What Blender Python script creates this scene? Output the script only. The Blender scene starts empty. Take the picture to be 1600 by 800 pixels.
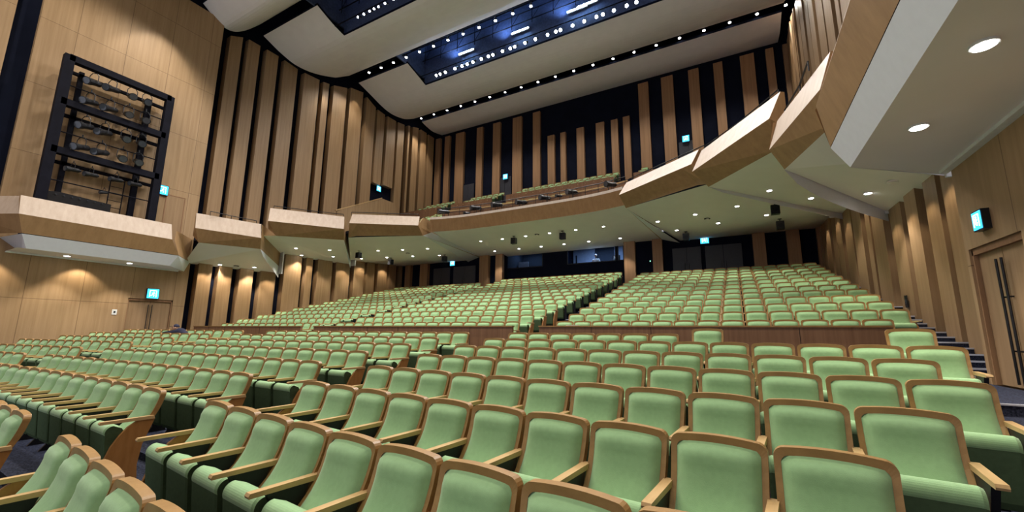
import bpy, math, random
from mathutils import Vector, Matrix
random.seed(7)
PI = math.pi
S = bpy.context.scene
COL = S.collection

# ------------------------------------------------------------------ camera
FPX, CYP = 644.05, 410.84
PITCH, YAW, ROLL = 0.16923845, 0.50372682, 0.0095245
EYE = Vector((0, 0, 1.63))
_F = Vector((-math.sin(YAW)*math.cos(PITCH), math.cos(YAW)*math.cos(PITCH), math.sin(PITCH)))
_R0 = Vector((math.cos(YAW), math.sin(YAW), 0)); _U0 = _R0.cross(_F)
_R = _R0*math.cos(ROLL)+_U0*math.sin(ROLL); _U = -_R0*math.sin(ROLL)+_U0*math.cos(ROLL)
cam = bpy.data.cameras.new('camera'); co = bpy.data.objects.new('camera', cam); COL.objects.link(co)
cam.sensor_width = 36; cam.lens = FPX/1600*36; cam.shift_y = (CYP-400)/1600; cam.clip_end = 200; cam.clip_start = 0.05
M = Matrix((( _R.x, _U.x, -_F.x, EYE.x), (_R.y, _U.y, -_F.y, EYE.y), (_R.z, _U.z, -_F.z, EYE.z), (0, 0, 0, 1)))
co.matrix_world = M
S.camera = co
def ray(px, py): return _F+_R*((px-800)/FPX)-_U*((py-CYP)/FPX)
def at_y(px, py, Y): d = ray(px, py); return EYE+d*(Y/d.y)
def at_z(px, py, Z): d = ray(px, py); return EYE+d*((Z-EYE.z)/d.z)
def at_x(px, py, X): d = ray(px, py); return EYE+d*(X/d.x)
def proj(p):
    q = Vector(p)-EYE; z = q.dot(_F)
    return (800+FPX*q.dot(_R)/z, CYP-FPX*q.dot(_U)/z) if z > 0.01 else None

# ------------------------------------------------------------------ world, exposure, large lights
w = bpy.data.worlds.new('world'); S.world = w; w.use_nodes = True
w.node_tree.nodes['Background'].inputs[0].default_value = (0.95, 0.93, 1.0, 1)
w.node_tree.nodes['Background'].inputs[1].default_value = 0.62
S.view_settings.view_transform = 'Standard'; S.view_settings.look = 'None'
S.view_settings.gamma = 1; S.view_settings.use_curve_mapping = False
S.view_settings.exposure = 0.2
HALL_W, FLOOD_W, SOFFIT_W, WASH_W = 640, 1300, 200, 85
WARM = (1.0, 0.84, 0.62); COOL = (0.93, 0.95, 1.0); NEUT = (1.0, 0.93, 0.82)
def spot(name, loc, target, energy, angle, blend=0.6, col=NEUT, radius=0.15, parent=None):
    l = bpy.data.lights.new(name, 'SPOT'); l.energy = energy; l.spot_size = math.radians(angle); l.spot_blend = blend
    l.color = col; l.shadow_soft_size = radius
    o = bpy.data.objects.new(name, l); COL.objects.link(o)
    d = Vector(target)-Vector(loc)
    o.location = loc; o.rotation_euler = d.to_track_quat('-Z', 'Y').to_euler()
    return o

# ------------------------------------------------------------------ materials
def nodes_of(name, rough=0.6, metal=0.0, spec=0.4):
    m = bpy.data.materials.new(name); m.use_nodes = True; n = m.node_tree.nodes; l = m.node_tree.links
    b = n['Principled BSDF']; b.inputs['Roughness'].default_value = rough; b.inputs['Metallic'].default_value = metal
    b.inputs['Specular IOR Level'].default_value = spec
    return m, n, l, b
def plain(name, c, rough=0.6, metal=0.0, spec=0.4, var=0.06, scale=8.0, bump=0.0, bscale=200.0):
    m, n, l, b = nodes_of(name, rough, metal, spec)
    tc = n.new('ShaderNodeTexCoord'); no = n.new('ShaderNodeTexNoise'); no.inputs['Scale'].default_value = scale
    l.new(tc.outputs['Object'], no.inputs['Vector'])
    r = n.new('ShaderNodeValToRGB'); r.color_ramp.elements[0].position = 0.3; r.color_ramp.elements[1].position = 0.7
    r.color_ramp.elements[0].color = (*[x*(1-var) for x in c], 1); r.color_ramp.elements[1].color = (*[min(1, x*(1+var)) for x in c], 1)
    l.new(no.outputs['Fac'], r.inputs['Fac']); l.new(r.outputs['Color'], b.inputs['Base Color'])
    if bump:
        n2 = n.new('ShaderNodeTexNoise'); n2.inputs['Scale'].default_value = bscale; l.new(tc.outputs['Object'], n2.inputs['Vector'])
        bp = n.new('ShaderNodeBump'); bp.inputs['Strength'].default_value = bump; bp.inputs['Distance'].default_value = 0.002
        l.new(n2.outputs['Fac'], bp.inputs['Height']); l.new(bp.outputs['Normal'], b.inputs['Normal'])
    return m
def wood(name, c1, c2, grain=(9, 9, 0.35), rough=0.5, seams=None, spec=0.3):
    m, n, l, b = nodes_of(name, rough, 0, spec)
    tc = n.new('ShaderNodeTexCoord'); mp = n.new('ShaderNodeMapping'); mp.inputs['Scale'].default_value = grain
    l.new(tc.outputs['Object'], mp.inputs['Vector'])
    no = n.new('ShaderNodeTexNoise'); no.inputs['Scale'].default_value = 1.0; no.inputs['Detail'].default_value = 6; no.inputs['Roughness'].default_value = 0.65
    l.new(mp.outputs['Vector'], no.inputs['Vector'])
    r = n.new('ShaderNodeValToRGB'); r.color_ramp.elements[0].position = 0.3; r.color_ramp.elements[1].position = 0.7
    r.color_ramp.elements[0].color = (*c1, 1); r.color_ramp.elements[1].color = (*c2, 1)
    l.new(no.outputs['Fac'], r.inputs['Fac']); out = r.outputs['Color']
    if seams:
        sp = n.new('ShaderNodeSeparateXYZ'); l.new(tc.outputs['Object'], sp.inputs['Vector'])
        cb = n.new('ShaderNodeCombineXYZ'); l.new(sp.outputs[seams[0]], cb.inputs['X']); l.new(sp.outputs['Z'], cb.inputs['Y'])
        br = n.new('ShaderNodeTexBrick'); br.offset = 0; br.inputs['Scale'].default_value = 1
        br.inputs['Brick Width'].default_value = seams[1]; br.inputs['Row Height'].default_value = seams[2]
        br.inputs['Mortar Size'].default_value = 0.011; br.inputs['Mortar Smooth'].default_value = 0.3
        br.inputs['Color1'].default_value = (1, 1, 1, 1); br.inputs['Color2'].default_value = (.93, .92, .9, 1); br.inputs['Mortar'].default_value = (.5, .47, .45, 1)
        l.new(cb.outputs[0], br.inputs['Vector'])
        mx = n.new('ShaderNodeMix'); mx.data_type = 'RGBA'; mx.blend_type = 'MULTIPLY'; mx.inputs[0].default_value = 1
        l.new(out, mx.inputs[6]); l.new(br.outputs['Color'], mx.inputs[7]); out = mx.outputs[2]
    l.new(out, b.inputs['Base Color'])
    return m
def emit(name, c, s):
    m = bpy.data.materials.new(name); m.use_nodes = True; n = m.node_tree.nodes; l = m.node_tree.links
    n.remove(n['Principled BSDF']); e = n.new('ShaderNodeEmission'); e.inputs[0].default_value = (*c, 1); e.inputs[1].default_value = s
    l.new(e.outputs[0], n['Material Output'].inputs[0]); return m
WALL = wood('wall_timber', (.315, .20, .10), (.42, .275, .15), seams=('Y', 1.55, 2.75))
SLAT = wood('slat_timber', (.26, .16, .08), (.355, .23, .125))
SLATX = wood('rear_slat_timber', (.25, .14, .07), (.36, .21, .11))
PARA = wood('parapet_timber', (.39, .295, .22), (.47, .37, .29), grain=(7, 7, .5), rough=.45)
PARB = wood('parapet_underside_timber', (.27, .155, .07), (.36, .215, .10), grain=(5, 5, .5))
EDGE = wood('edge_timber_painted_light', (.62, .52, .44), (.74, .64, .56), rough=.4)  # paler than the fascia timber: light falling on the lip is painted in
LOW = wood('cross_wall_timber', (.20, .10, .05), (.29, .155, .08), grain=(14, 14, .5))
SEATW = wood('seat_beech', (.26, .145, .05), (.365, .21, .075), grain=(6, 6, 10), rough=.38)
ARMW = wood('armrest_beech', (.44, .28, .12), (.55, .365, .17), grain=(25, 3, 25), rough=.32)
ENDW = wood('end_panel_beech', (.29, .13, .035), (.38, .18, .055), grain=(8, 20, 4), rough=.4)
FAB = plain('green_fabric', (.262, .43, .208), .85, spec=.15, var=.05, scale=30, bump=.35, bscale=320)
try:
    FAB.node_tree.nodes['Principled BSDF'].inputs['Sheen Weight'].default_value = .25
except Exception: pass
UNDER = plain('green_fabric_painted_shade', (.075, .12, .06), .9, spec=.1, var=.08, scale=30, bump=.3, bscale=300)  # seat green darkened: shade low on the tipped-up cushion is painted in
BLACKM = plain('black_metal', (.012, .012, .014), .45, .3, var=.1)
DARKW = plain('dark_blue_wall', (.006, .008, .018), .95, spec=.08, var=.15, scale=1.2)
CARPET = plain('navy_carpet', (.03, .034, .055), .95, spec=.1, var=.7, scale=55, bump=.6, bscale=150)
NOSE = plain('step_nosing', (.55, .56, .62), .4, .2)
PLASTER = plain('white_plaster', (.86, .83, .84), .9, spec=.1, var=.02, scale=2, bump=.05, bscale=120)
SOFF = plain('soffit_plaster', (.80, .75, .73), .85, spec=.15, var=.02, scale=1.5)
SKIRT = plain('skirt_plaster', (.66, .67, .70), .8, spec=.15, var=.02)
STEEL = plain('dark_steel', (.006, .006, .011), .85, 0, spec=.12, var=.2, scale=5)
BLK = plain('black_fixture', (.01, .01, .012), .35, .1, var=.2)
GLINT = plain('lens_glass', (.10, .11, .13), .12, .5)
WHITEP = plain('white_plastic', (.75, .75, .73), .5)
BULB = emit('white_lamp', (1, .98, .94), 22)
BULBC = emit('cool_lamp', (.85, .90, 1.0), 30)
TUBE = emit('fluorescent_tube', (.45, .70, 1.0), 45)
SIGNC = emit('sign_cyan', (.05, .55, 1.0), 2.2)
SIGNW = emit('sign_white', (.75, .97, 1.0), 3.2)
GREENLED = emit('green_indicator', (.2, 1.0, .5), 4)
ROOMW = plain('control_room_wall', (.30, .36, .48), .9)
ROOMD = plain('control_room_dark_wall', (.03, .04, .06), .9)
def glass_mat():
    m, n, l, b = nodes_of('window_glass', .03)
    b.inputs['Transmission Weight'].default_value = 1.0; b.inputs['IOR'].default_value = 1.05; b.inputs['Base Color'].default_value = (.85, .92, 1, 1)
    return m
GLASS = glass_mat()

# ------------------------------------------------------------------ mesh builder
class MB:
    def __init__(s): s.v = []; s.f = []; s.m = []; s.mats = []
    def mi(s, mat):
        if mat not in s.mats: s.mats.append(mat)
        return s.mats.index(mat)
    def poly(s, pts, mat):
        b = len(s.v); s.v += [tuple(p) for p in pts]; s.f.append(tuple(range(b, b+len(pts)))); s.m.append(s.mi(mat))
    def faces(s, pts, fs, mat):
        b = len(s.v); s.v += [tuple(p) for p in pts]; k = s.mi(mat)
        for f in fs: s.f.append(tuple(b+i for i in f)); s.m.append(k)
    def box(s, x0, x1, y0, y1, z0, z1, mat):
        p = [(x0, y0, z0), (x1, y0, z0), (x1, y1, z0), (x0, y1, z0), (x0, y0, z1), (x1, y0, z1), (x1, y1, z1), (x0, y1, z1)]
        s.faces(p, [(0, 3, 2, 1), (4, 5, 6, 7), (0, 1, 5, 4), (1, 2, 6, 5), (2, 3, 7, 6), (3, 0, 4, 7)], mat)
    def prism(s, pts, off, mat, capmat=None):
        # closed polygon pts (3D) extruded by vector off
        n = len(pts); a = [Vector(p) for p in pts]; b = [p+Vector(off) for p in a]
        s.faces(a+b, [(i, (i+1) % n, n+(i+1) % n, n+i) for i in range(n)], mat)
        s.poly(a[::-1], capmat or mat); s.poly(b, capmat or mat)
    def tube(s, p0, p1, r, mat, n=8, r1=None):
        p0 = Vector(p0); p1 = Vector(p1); d = (p1-p0).normalized(); r1 = r if r1 is None else r1
        u = d.orthogonal().normalized(); v = d.cross(u)
        A = [p0+(u*math.cos(2*PI*i/n)+v*math.sin(2*PI*i/n))*r for i in range(n)]
        B = [p1+(u*math.cos(2*PI*i/n)+v*math.sin(2*PI*i/n))*r1 for i in range(n)]
        s.faces(A+B, [(i, (i+1) % n, n+(i+1) % n, n+i) for i in range(n)]+[tuple(range(n))[::-1], tuple(range(n, 2*n))], mat)
    def path(s, pts, r, mat, n=6):
        for a, b in zip(pts, pts[1:]): s.tube(a, b, r, mat, n)
    def merge(s, o, M=None):
        b = len(s.v)
        s.v += [tuple(M @ Vector(p)) for p in o.v] if M else o.v
        ks = [s.mi(m) for m in o.mats]
        s.f += [tuple(b+i for i in f) for f in o.f]; s.m += [ks[k] for k in o.m]
    def mesh(s, name, smooth=False, base=(0, 0, 0)):
        me = bpy.data.meshes.new(name); bx, by, bz = base
        me.from_pydata([(x-bx, y-by, z-bz) for x, y, z in s.v], [], s.f)
        for m in s.mats: me.materials.append(m)
        me.polygons.foreach_set('material_index', s.m)
        if smooth: me.polygons.foreach_set('use_smooth', [True]*len(s.f))
        me.update(); return me
def obj(name, mb, parent=None, smooth=False):
    base = tuple(parent.matrix_basis.translation) if parent is not None else (0, 0, 0)
    if parent is not None and parent.parent is not None:
        b2 = parent.parent.location; base = tuple(Vector(base)+b2)
    me = mb.mesh(name, smooth, base) if isinstance(mb, MB) else mb
    o = bpy.data.objects.new(name, me); COL.objects.link(o)
    if parent is not None: o.parent = parent
    return o
def thing(name, label, cat, loc=(0, 0, 0), group=None):
    o = bpy.data.objects.new(name, None); COL.objects.link(o); o.empty_display_size = .1
    o.location = loc; o['label'] = label; o['category'] = cat
    if group: o['group'] = group
    return o
def tag(o, label, cat, group=None):
    o['label'] = label; o['category'] = cat
    if group: o['group'] = group
    return o
def struct(name, mb, parent=None, smooth=False):
    o = obj(name, mb, parent, smooth)
    if parent is None: o['kind'] = 'structure'
    return o
XC = -10.0
def mir(x): return 2*XC-x
ORD = ['first', 'second', 'third', 'fourth', 'fifth', 'sixth', 'seventh', 'eighth', 'ninth', 'tenth', 'eleventh', 'twelfth', 'thirteenth', 'fourteenth', 'fifteenth', 'sixteenth', 'seventeenth', 'eighteenth', 'nineteenth', 'twentieth', 'twenty-first', 'twenty-second', 'twenty-third', 'twenty-fourth', 'twenty-fifth', 'twenty-sixth']
# ================================================================== LARGE STRUCTURE
XL, XR = -23.25, 3.25            # side walls beside the front stalls
# ---- lower floor: row line offsets (the side blocks turn towards the stage)
def dY(x):
    a = abs(x-XC)
    if a < 5.0: return -.115*(a/4.15)**2
    return -.167-(a-5.0)*.1087
FZ = [-.11, .01, .10, .22, .34, .46, .58, .70]      # rows from the front
FY = [1.47, 2.47, 3.49, 4.47, 5.50, 6.48, 7.48, 8.51]
xs = [-23.25, -20.5, -17.7, -15, -14.15, -12, -10, -8, -5.85, -5, -2.3, .4, 1.5, 3.25]
mb = MB()
edges = [(-6.0, FZ[0])]
for i in range(1, 8): edges.append((FY[i]-.80, FZ[i]))
for k, (y0, z) in enumerate(edges):
    last = (k == len(edges)-1)
    for xa, xb in zip(xs, xs[1:]):
        ya = y0+(dY(xa) if k else 0); yb = y0+(dY(xb) if k else 0)
        y1 = edges[k+1][0] if not last else 8.75
        y1a = y1+(dY(xa) if not last else min(0, dY(xa)+.25)); y1b = y1+(dY(xb) if not last else min(0, dY(xb)+.25))
        mb.poly([(xa, ya, z), (xb, yb, z), (xb, y1b, z), (xa, y1a, z)], CARPET)
        z1 = edges[k+1][1] if not last else .94
        mb.poly([(xa, y1a, z), (xb, y1b, z), (xb, y1b, z1), (xa, y1a, z1)], CARPET)
for xa, xb in zip(xs, xs[1:]):
    mb.poly([(xa, 8.75+min(0, dY(xa)+.25), .94), (xb, 8.75+min(0, dY(xb)+.25), .94), (xb, 9.95, .94), (xa, 9.95, .94)], CARPET)
# rear stalls treads
UZ = [1.04+.25*i for i in range(14)]
UY = [11.17+1.0*i for i in range(14)]
mb.box(-24.6, 4.6, 9.95, 10.38, -.2, 1.04, CARPET)
for i in range(14):
    y0 = 10.3 if i == 0 else UY[i]-.83
    mb.box(-24.6, 4.6, y0, UY[i]+.17 if i < 13 else 26.5, -.2, UZ[i], CARPET)
struct('floor', mb)
# right hand aisle, stepped platform beside the front stalls and the long stair beside the rear stalls
def aisle_steps(name, side):
    f = (lambda x: x) if side > 0 else mir
    mb = MB()
    lv = [(2.4, .34), (3.3, .46), (4.25, .58), (5.0, .70), (5.75, .82), (6.5, .94)]
    def edge(y): return .78+.275*(y-1.5)
    for k, (y, z) in enumerate(lv):
        y1 = lv[k+1][0] if k < 5 else 9.2
        a, b = f(min(edge(y), 2.45)), f(XR)
        a2 = f(min(edge(y1), 2.45))
        zz = lv[k-1][1] if k else 0
        mb.prism([(a, y, -.1), (b, y, -.1), (b, y1, -.1), (a2, y1, -.1)], (0, 0, z+.1), CARPET)
        mb.box(min(a, b), max(a, b), y-.012, y+.03, z-.012, z+.006, NOSE)
    n = 33
    for j in range(n):
        y = 9.2+.4*j; z = .94+.1*(j+1)
        a, b = sorted((f(3.05 if y > 9.9 else 2.4), f(4.0 if y > 9.4 else XR)))
        mb.box(a, b, y, y+.42 if j < n-1 else 24, -.1, z, CARPET)
        mb.box(a, b, y-.012, y+.03, z-.02, z+.008, NOSE)
    struct(name, mb)
aisle_steps('floor_steps', 1); aisle_steps('floor_steps', -1)
# steps in the two rear-stall aisles and the two front aisles
mb = MB()
for (xa, xb) in ((-5.85, -4.6), (-15.1, -14.15)):
    for i in range(1, 13):
        mb.box(xa, xb, UY[i]-.83-.45, UY[i]-.83+.01, UZ[i]-.3, UZ[i]-.125, CARPET)
        for yy, zz in ((UY[i]-.83, UZ[i]), (UY[i]-1.28, UZ[i]-.125)):
            mb.box(xa, xb, yy-.012, yy+.02, zz-.015, zz+.006, NOSE)
struct('floor_aisle_steps', mb)

# ---- timber side walls
TOPS = [(9, 17.9), (9.96, 17.9), (10.07, 17.72), (11.2, 18.3), (13.4, 18.35), (14.5, 18.25), (15.8, 18.38), (16.5, 18.52), (17.8, 18.86), (19.1, 19.75), (20.6, 18.94), (21.6, 18.82), (22.9, 18.83), (23.9, 18.98), (25.7, 19.5), (28.6, 19.5)]
def top_at(y):
    for (a, za), (b, zb) in zip(TOPS, TOPS[1:]):
        if a <= y <= b: return za+(zb-za)*(y-a)/(b-a)
    return 18
SL0 = [(10.2, 11.04), (11.22, 12.02), (12.25, 13.11), (13.37, 14.4), (14.72, 15.95), (16.12, 16.72), (16.93, 18.15), (18.33, 19.6), (19.8, 20.86), (20.95, 21.85), (21.97, 23.05), (23.16, 24.05), (24.33, 24.7), (24.93, 25.78), (25.92, 26.82), (26.96, 27.9)]
SL = [(a+(.15 if k == 0 else .08), b-.07) for k, (a, b) in enumerate(SL0)]
SLHI = {9: 12.85, 10: 12.98}        # these two stop above the balcony doorway
def side_wall(name, side):
    f = (lambda x: mir(x)) if side > 0 else (lambda x: x)     # written for the left wall
    def bx(m, x0, x1, *r): a, b = sorted((f(x0), f(x1))); m.box(a, b, *r)
    mb = MB()
    d0, d1, dz0, dz1 = 7.68, 9.3, .90, 3.0
    ya = -6 if side > 0 else 3.6
    # front panelled wall with the door opening
    bx(mb, XL, XL-.3, ya, d0, -.2, 18.1, WALL)
    bx(mb, XL, XL-.3, d1 if side < 0 else 9.1, 9.78 if side < 0 else 9.2, -.2, 18.1, WALL)
    bx(mb, XL, XL-.3, d0, d1 if side < 0 else 9.1, dz1, 18.1, WALL)
    bx(mb, XL-.16, XL-.3, d0, d1, -.2, dz1, WALL)
    if side < 0:
        bx(mb, XL, XL-.3, -6, 2.98, -.2, 18.6, WALL)
        bx(mb, XL-.25, XL-.3, 2.9, 3.7, -.2, 18.6, DARKW)
        bx(mb, XL-.3, XL-1.2, 9.3, 9.78, -.2, 18.1, PARB)
    bx(mb, XL-.3, XL-.4, -6, 10, 18.0, 22.7, DARKW)
    wl = struct(name, mb)
    b2 = MB(); bx(b2, XL-.85, XL-1.1, 9.2, 29, -.2, 22.7, DARKW)
    o = obj('dark_backing', b2, wl)
    zc = 7.0
    for k, (y0, y1) in enumerate(SL):
        m = MB(); z0 = SLHI.get(k, -.2)
        zt = min(top_at(y0), top_at(y1))
        a = f(XL-.45-.03*(k % 2)); b = f(XL-.86)
        za, zb_ = top_at(y0)-.05, top_at(y1)-.05
        m.faces([(a, y0, z0), (a, y1, z0), (b, y1, z0), (b, y0, z0), (a, y0, za), (a, y1, zb_), (b, y1, zb_), (b, y0, za)],
                [(0, 1, 5, 4), (1, 2, 6, 5), (3, 0, 4, 7), (4, 5, 6, 7), (0, 3, 2, 1)], SLAT)
        obj('timber_panel', m, wl)
        if k in SLHI:      # below the soffit the same panel carries on
            m = MB(); lo, hi = sorted((a, b)); m.box(lo, hi, y0, y1, -.2, 6.9, SLAT); obj('timber_panel', m, wl)
    return wl
wl = side_wall('wall_left', -1); wr = side_wall('wall_right', 1)
# side doors in timber with long black pull bars
def side_door(name, side):
    f = (lambda x: mir(x)) if side > 0 else (lambda x: x)
    y0, y1 = (7.68, 9.1) if side > 0 else (7.68, 9.3)
    m = MB()
    for (a, b) in ((y0, y0+.04), (y1-.04, y1)):
        lo, hi = sorted((f(XL-.155), f(XL-.03))); m.box(lo, hi, a, b, .94, 2.98, SLATX)
    lo, hi = sorted((f(XL-.155), f(XL-.03))); m.box(lo, hi, y0, y1, 2.90, 2.995, LOW)
    d = struct(name, m); ym = (y0+y1)/2
    for (a, b) in ((y0+.05, ym-.006), (ym+.006, y1-.05)):
        m = MB(); lo, hi = sorted((f(XL-.14), f(XL-.085))); m.box(lo, hi, a, b, .95, 2.9, SLAT); leaf = obj('door_leaf', m, d)
        s = -1 if a < ym-.3 else 1; yh = ym+s*.07
        m = MB(); x = f(XL-.03)
        m.tube((x, yh, 1.0), (x, yh, 2.75), .016, BLK, 10)
        for z in (1.45, 2.2):
            m.tube((x, yh, z), (f(XL-.09), yh, z), .012, BLK, 8)
        obj('pull_bar', m, leaf)
side_door('door_1', -1); side_door('door_2', 1)

m = MB()
for (a, b, c, e) in ((8.42, 8.46, 5.2, 7.95), (9.16, 9.20, 5.2, 7.95), (8.42, 9.20, 7.91, 7.95)): m.box(XL, XL+.012, a, b, c, e, LOW)
d = struct('door_10', m); m = MB(); m.box(XL, XL+.008, 8.46, 9.16, 5.2, 7.91, SLAT); obj('door_leaf', m, d)
# ---- lower rear wall (behind the stalls) at Y 24.8
YR = 24.8
m = MB(); m.box(-24.7, -14.35, YR, YR+.2, 3.5, 7.6, DARKW); m.box(-5.75, 4.6, YR, YR+.2, 3.5, 7.6, DARKW)
m.box(-14.6, -5.6, 25.3, 25.45, 3.5, 6.18, DARKW); m.box(-14.6, -5.6, 25.3, 25.45, 7.12, 7.8, DARKW)
for a, b in ((-14.6, -14.5), (-11.55, -11.25), (-11.25, -10.1), (-10.1, -9.75), (-6.55, -6.4), (-6.05, -5.6)):
    m.box(a, b, 25.3, 25.45, 6.18, 7.12, DARKW)
m.box(-14.45, -14.35, YR, 25.4, 3.5, 7.6, DARKW); m.box(-5.75, -5.7, YR, 25.4, 3.5, 7.6, DARKW)
wb = struct('wall_rear', m)
PX = [(-24.3, -23.6), (-21.75, -21.0), (-16.2, -15.45), (-14.85, -14.3), (-5.85, -5.2), (-4.2, -3.65), (.85, 1.42), (2.35, 2.9), (3.6, 4.1)]
PX[0:1] = [(-23.3, -22.75)]
for a, b in PX:
    m = MB(); m.box(a, b, YR-.28, YR+.02, 3.5, 7.25, SLATX); obj('timber_panel', m, wb)
# dark double doors in the lower rear wall
for k, (a, b) in enumerate([(-20.6, -18.9), (-18.7, -16.6), (-3.2, -1.6), (-1.5, .4)]):
    m = MB(); m.box(a, b, YR-.05, YR, 4.0, 6.55, DARKW); d = struct('door_%d' % (k+3), m)
    mid = (a+b)/2
    for (c, e) in ((a+.06, mid-.01), (mid+.01, b-.06)):
        m = MB(); m.box(c, e, YR-.09, YR-.05, 4.0, 6.5, plain('dark_door_leaf', (.03, .033, .045), .5)); lf = obj('door_leaf', m, d)
        m = MB(); hx = e-.1 if c < mid-.1 else c+.1
        m.tube((hx, YR-.13, 4.3), (hx, YR-.13, 5.6), .015, BLK, 8); m.tube((hx, YR-.13, 4.4), (hx, YR-.08, 4.4), .012, BLK, 6); m.tube((hx, YR-.13, 5.5), (hx, YR-.08, 5.5), .012, BLK, 6)
        obj('pull_bar', m, lf)

# ---- upper rear wall (behind the balcony) at Y 28.5
m = MB(); m.box(-24.6, 4.6, 28.5, 28.7, 9, 22.7, DARKW); wu = struct('wall_rear_upper', m)
UP = [(680, 687.5, 250, 0), (694.5, 702, 250, 0), (711.5, 724.5, 250, 0), (744.5, 753.5, 250, 0), (770, 781, 250, 0), (801, 815, 250, 0), (833, 844, 250, 0),
      (856, 866.5, 230, 213), (876, 884, 230, 208), (901.5, 913, 230, 201), (932, 945, 230, 193), (956, 966.5, 230, 188), (975, 985.5, 230, 183),
      (1000, 1016, 200, 0), (1037, 1056, 200, 0), (1081, 1098, 200, 0), (1122, 1137, 200, 0), (1166, 1189, 200, 0), (1204, 1217, 160, 0), (1231, 1248, 150, 0)]
for a, b, y, t in UP:
    xa = at_y(a, y, 28.3).x; xb = at_y(b, y, 28.3).x
    zt = at_y(a, t, 28.3).z if t else 19.55
    m = MB(); m.box(xa, xb, 28.25, 28.52, 9.5, zt, SLATX); obj('timber_panel', m, wu)
for k, (a, b) in enumerate([(-20.75, -19.45), (-17.1, -15.75), (-2.85, -1.55)]):
    m = MB(); m.box(a, b, 28.42, 28.5, 12.3, 14.65, DARKW); d = struct('door_%d' % (k+7), m); mid = (a+b)/2
    for (c, e) in ((a+.05, mid-.01), (mid+.01, b-.05)):
        m = MB(); m.box(c, e, 28.37, 28.42, 12.3, 14.5, plain('balcony_door_leaf', (.028, .03, .042), .5)); obj('door_leaf', m, d)

# ---- ceiling: dark void above and hanging curved plaster panels
m = MB(); m.box(-24.6, 4.6, -6, 28.7, 22.6, 22.8, DARKW)
struct('ceiling_void', m)
def cloud(prof, hole=None, name='ceiling'):
    m = MB(); th = .14; XA, XB = -23.35, 3.35
    # finer profile
    P = []
    for (a, za), (b, zb) in zip(prof, prof[1:]):
        for k in range(4): t = k/4; P.append((a+(b-a)*t, za+(zb-za)*t))
    P.append(prof[-1])
    # smooth
    Q = P[:]
    for _ in range(3): Q = [Q[0]]+[(q[0], (p[1]+2*q[1]+r[1])/4) for p, q, r in zip(Q, Q[1:], Q[2:])]+[Q[-1]]
    n = len(Q)
    xr = [XA, XB] if not hole else [XA, hole[0], hole[1], XB]
    for xi, (xa, xb) in enumerate(zip(xr, xr[1:])):
        keep = [(q, r) for q, r in zip(Q, Q[1:]) if not (hole and xi == 1 and q[0] < hole[2]-.01)]
        for (q, r) in keep:
            m.poly([(xa, q[0], q[1]), (xa, r[0], r[1]), (xb, r[0], r[1]), (xb, q[0], q[1])], PLASTER)
            m.poly([(xa, q[0], q[1]+th), (xb, q[0], q[1]+th), (xb, r[0], r[1]+th), (xa, r[0], r[1]+th)], DARKW)
        q = keep[0][0]; r = keep[-1][1]
        for e in (q, r): m.poly([(xa, e[0], e[1]), (xb, e[0], e[1]), (xb, e[0], e[1]+th), (xa, e[0], e[1]+th)], DARKW)
    for xe in (XA, XB):
        for q, r in zip(Q, Q[1:]): m.poly([(xe, q[0], q[1]), (xe, r[0], r[1]), (xe, r[0], r[1]+th), (xe, q[0], q[1]+th)], DARKW)
    o = struct(name, m, smooth=False)
    for p in o.data.polygons: p.use_smooth = (o.data.materials[p.material_index] == PLASTER)
    return Q
cloud([(1.5, 19.0), (3.0, 18.4), (4.6, 18.1), (6.4, 18.6), (7.8, 19.9)])
cloud([(8.74, 18.44), (9.2, 18.1), (9.84, 17.76), (10.4, 17.9), (11.0, 18.5), (11.6, 19.3)])
Q1 = cloud([(11.85, 18.73), (12.8, 18.35), (13.9, 18.08), (15.24, 18.29), (16.8, 18.94), (17.86, 19.75), (18.5, 20.45)], (-18.5, -1.5, 13.6))
Q2 = cloud([(18.73, 19.69), (20.03, 19.33), (21.24, 18.95), (22.27, 18.87), (23.57, 19.14), (24.69, 19.76), (25.5, 20.5)], (-18.6, -1.4, 20.5))
cloud([(25.65, 19.93), (26.34, 19.77), (27.2, 19.66), (28.5, 19.95)])
# dark walls that close the lighting slots
BOXB = plain('catwalk_wall', (.07, .10, .20), .7, var=.2)
for (yf, yb, z0) in ((11.7, 13.75, 18.2), (18.6, 20.65, 19.1)):
    m = MB(); m.box(-18.75, -1.3, yb, yb+.1, z0+.1, 22.6, BOXB); m.box(-18.8, -18.7, yf-1.2, yb, z0+.6, 22.6, BOXB); m.box(-1.35, -1.25, yf-1.2, yb, z0+.6, 22.6, BOXB)
    m.box(-18.8, -1.25, yf-1.3, yf-1.2, z0+2.3, 22.6, BOXB)
    struct('ceiling_catwalk_slot', m)
# ================================================================== BALCONY
PC = [(-10-w_, y) for w_, y in []]
def curve_front():
    # centre front line, left to right, at the bottom edge of the timber
    pts = []
    for k in range(17):
        t = -1+2*k/16; x = XC+5.67*t; y = 18.6+.5*(1-t**4)
        pts.append((x, y))
    return pts
CF = curve_front()
def quadstrip(m, A, B, mat):
    for (a0, a1, b0, b1) in zip(A, A[1:], B, B[1:]): m.poly([a0, a1, b1, b0], mat)
# centre section: timber fascia, its thin top edge paled to paint in strong light
m = MB()
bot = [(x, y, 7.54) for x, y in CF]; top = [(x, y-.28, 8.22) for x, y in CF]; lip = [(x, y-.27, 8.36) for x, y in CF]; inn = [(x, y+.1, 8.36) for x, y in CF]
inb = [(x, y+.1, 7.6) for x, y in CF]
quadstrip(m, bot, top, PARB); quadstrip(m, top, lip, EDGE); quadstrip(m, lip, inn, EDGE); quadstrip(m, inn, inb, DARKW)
wbal = struct('wall_balcony', m)
for p in wbal.data.polygons: p.use_smooth = False
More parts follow.
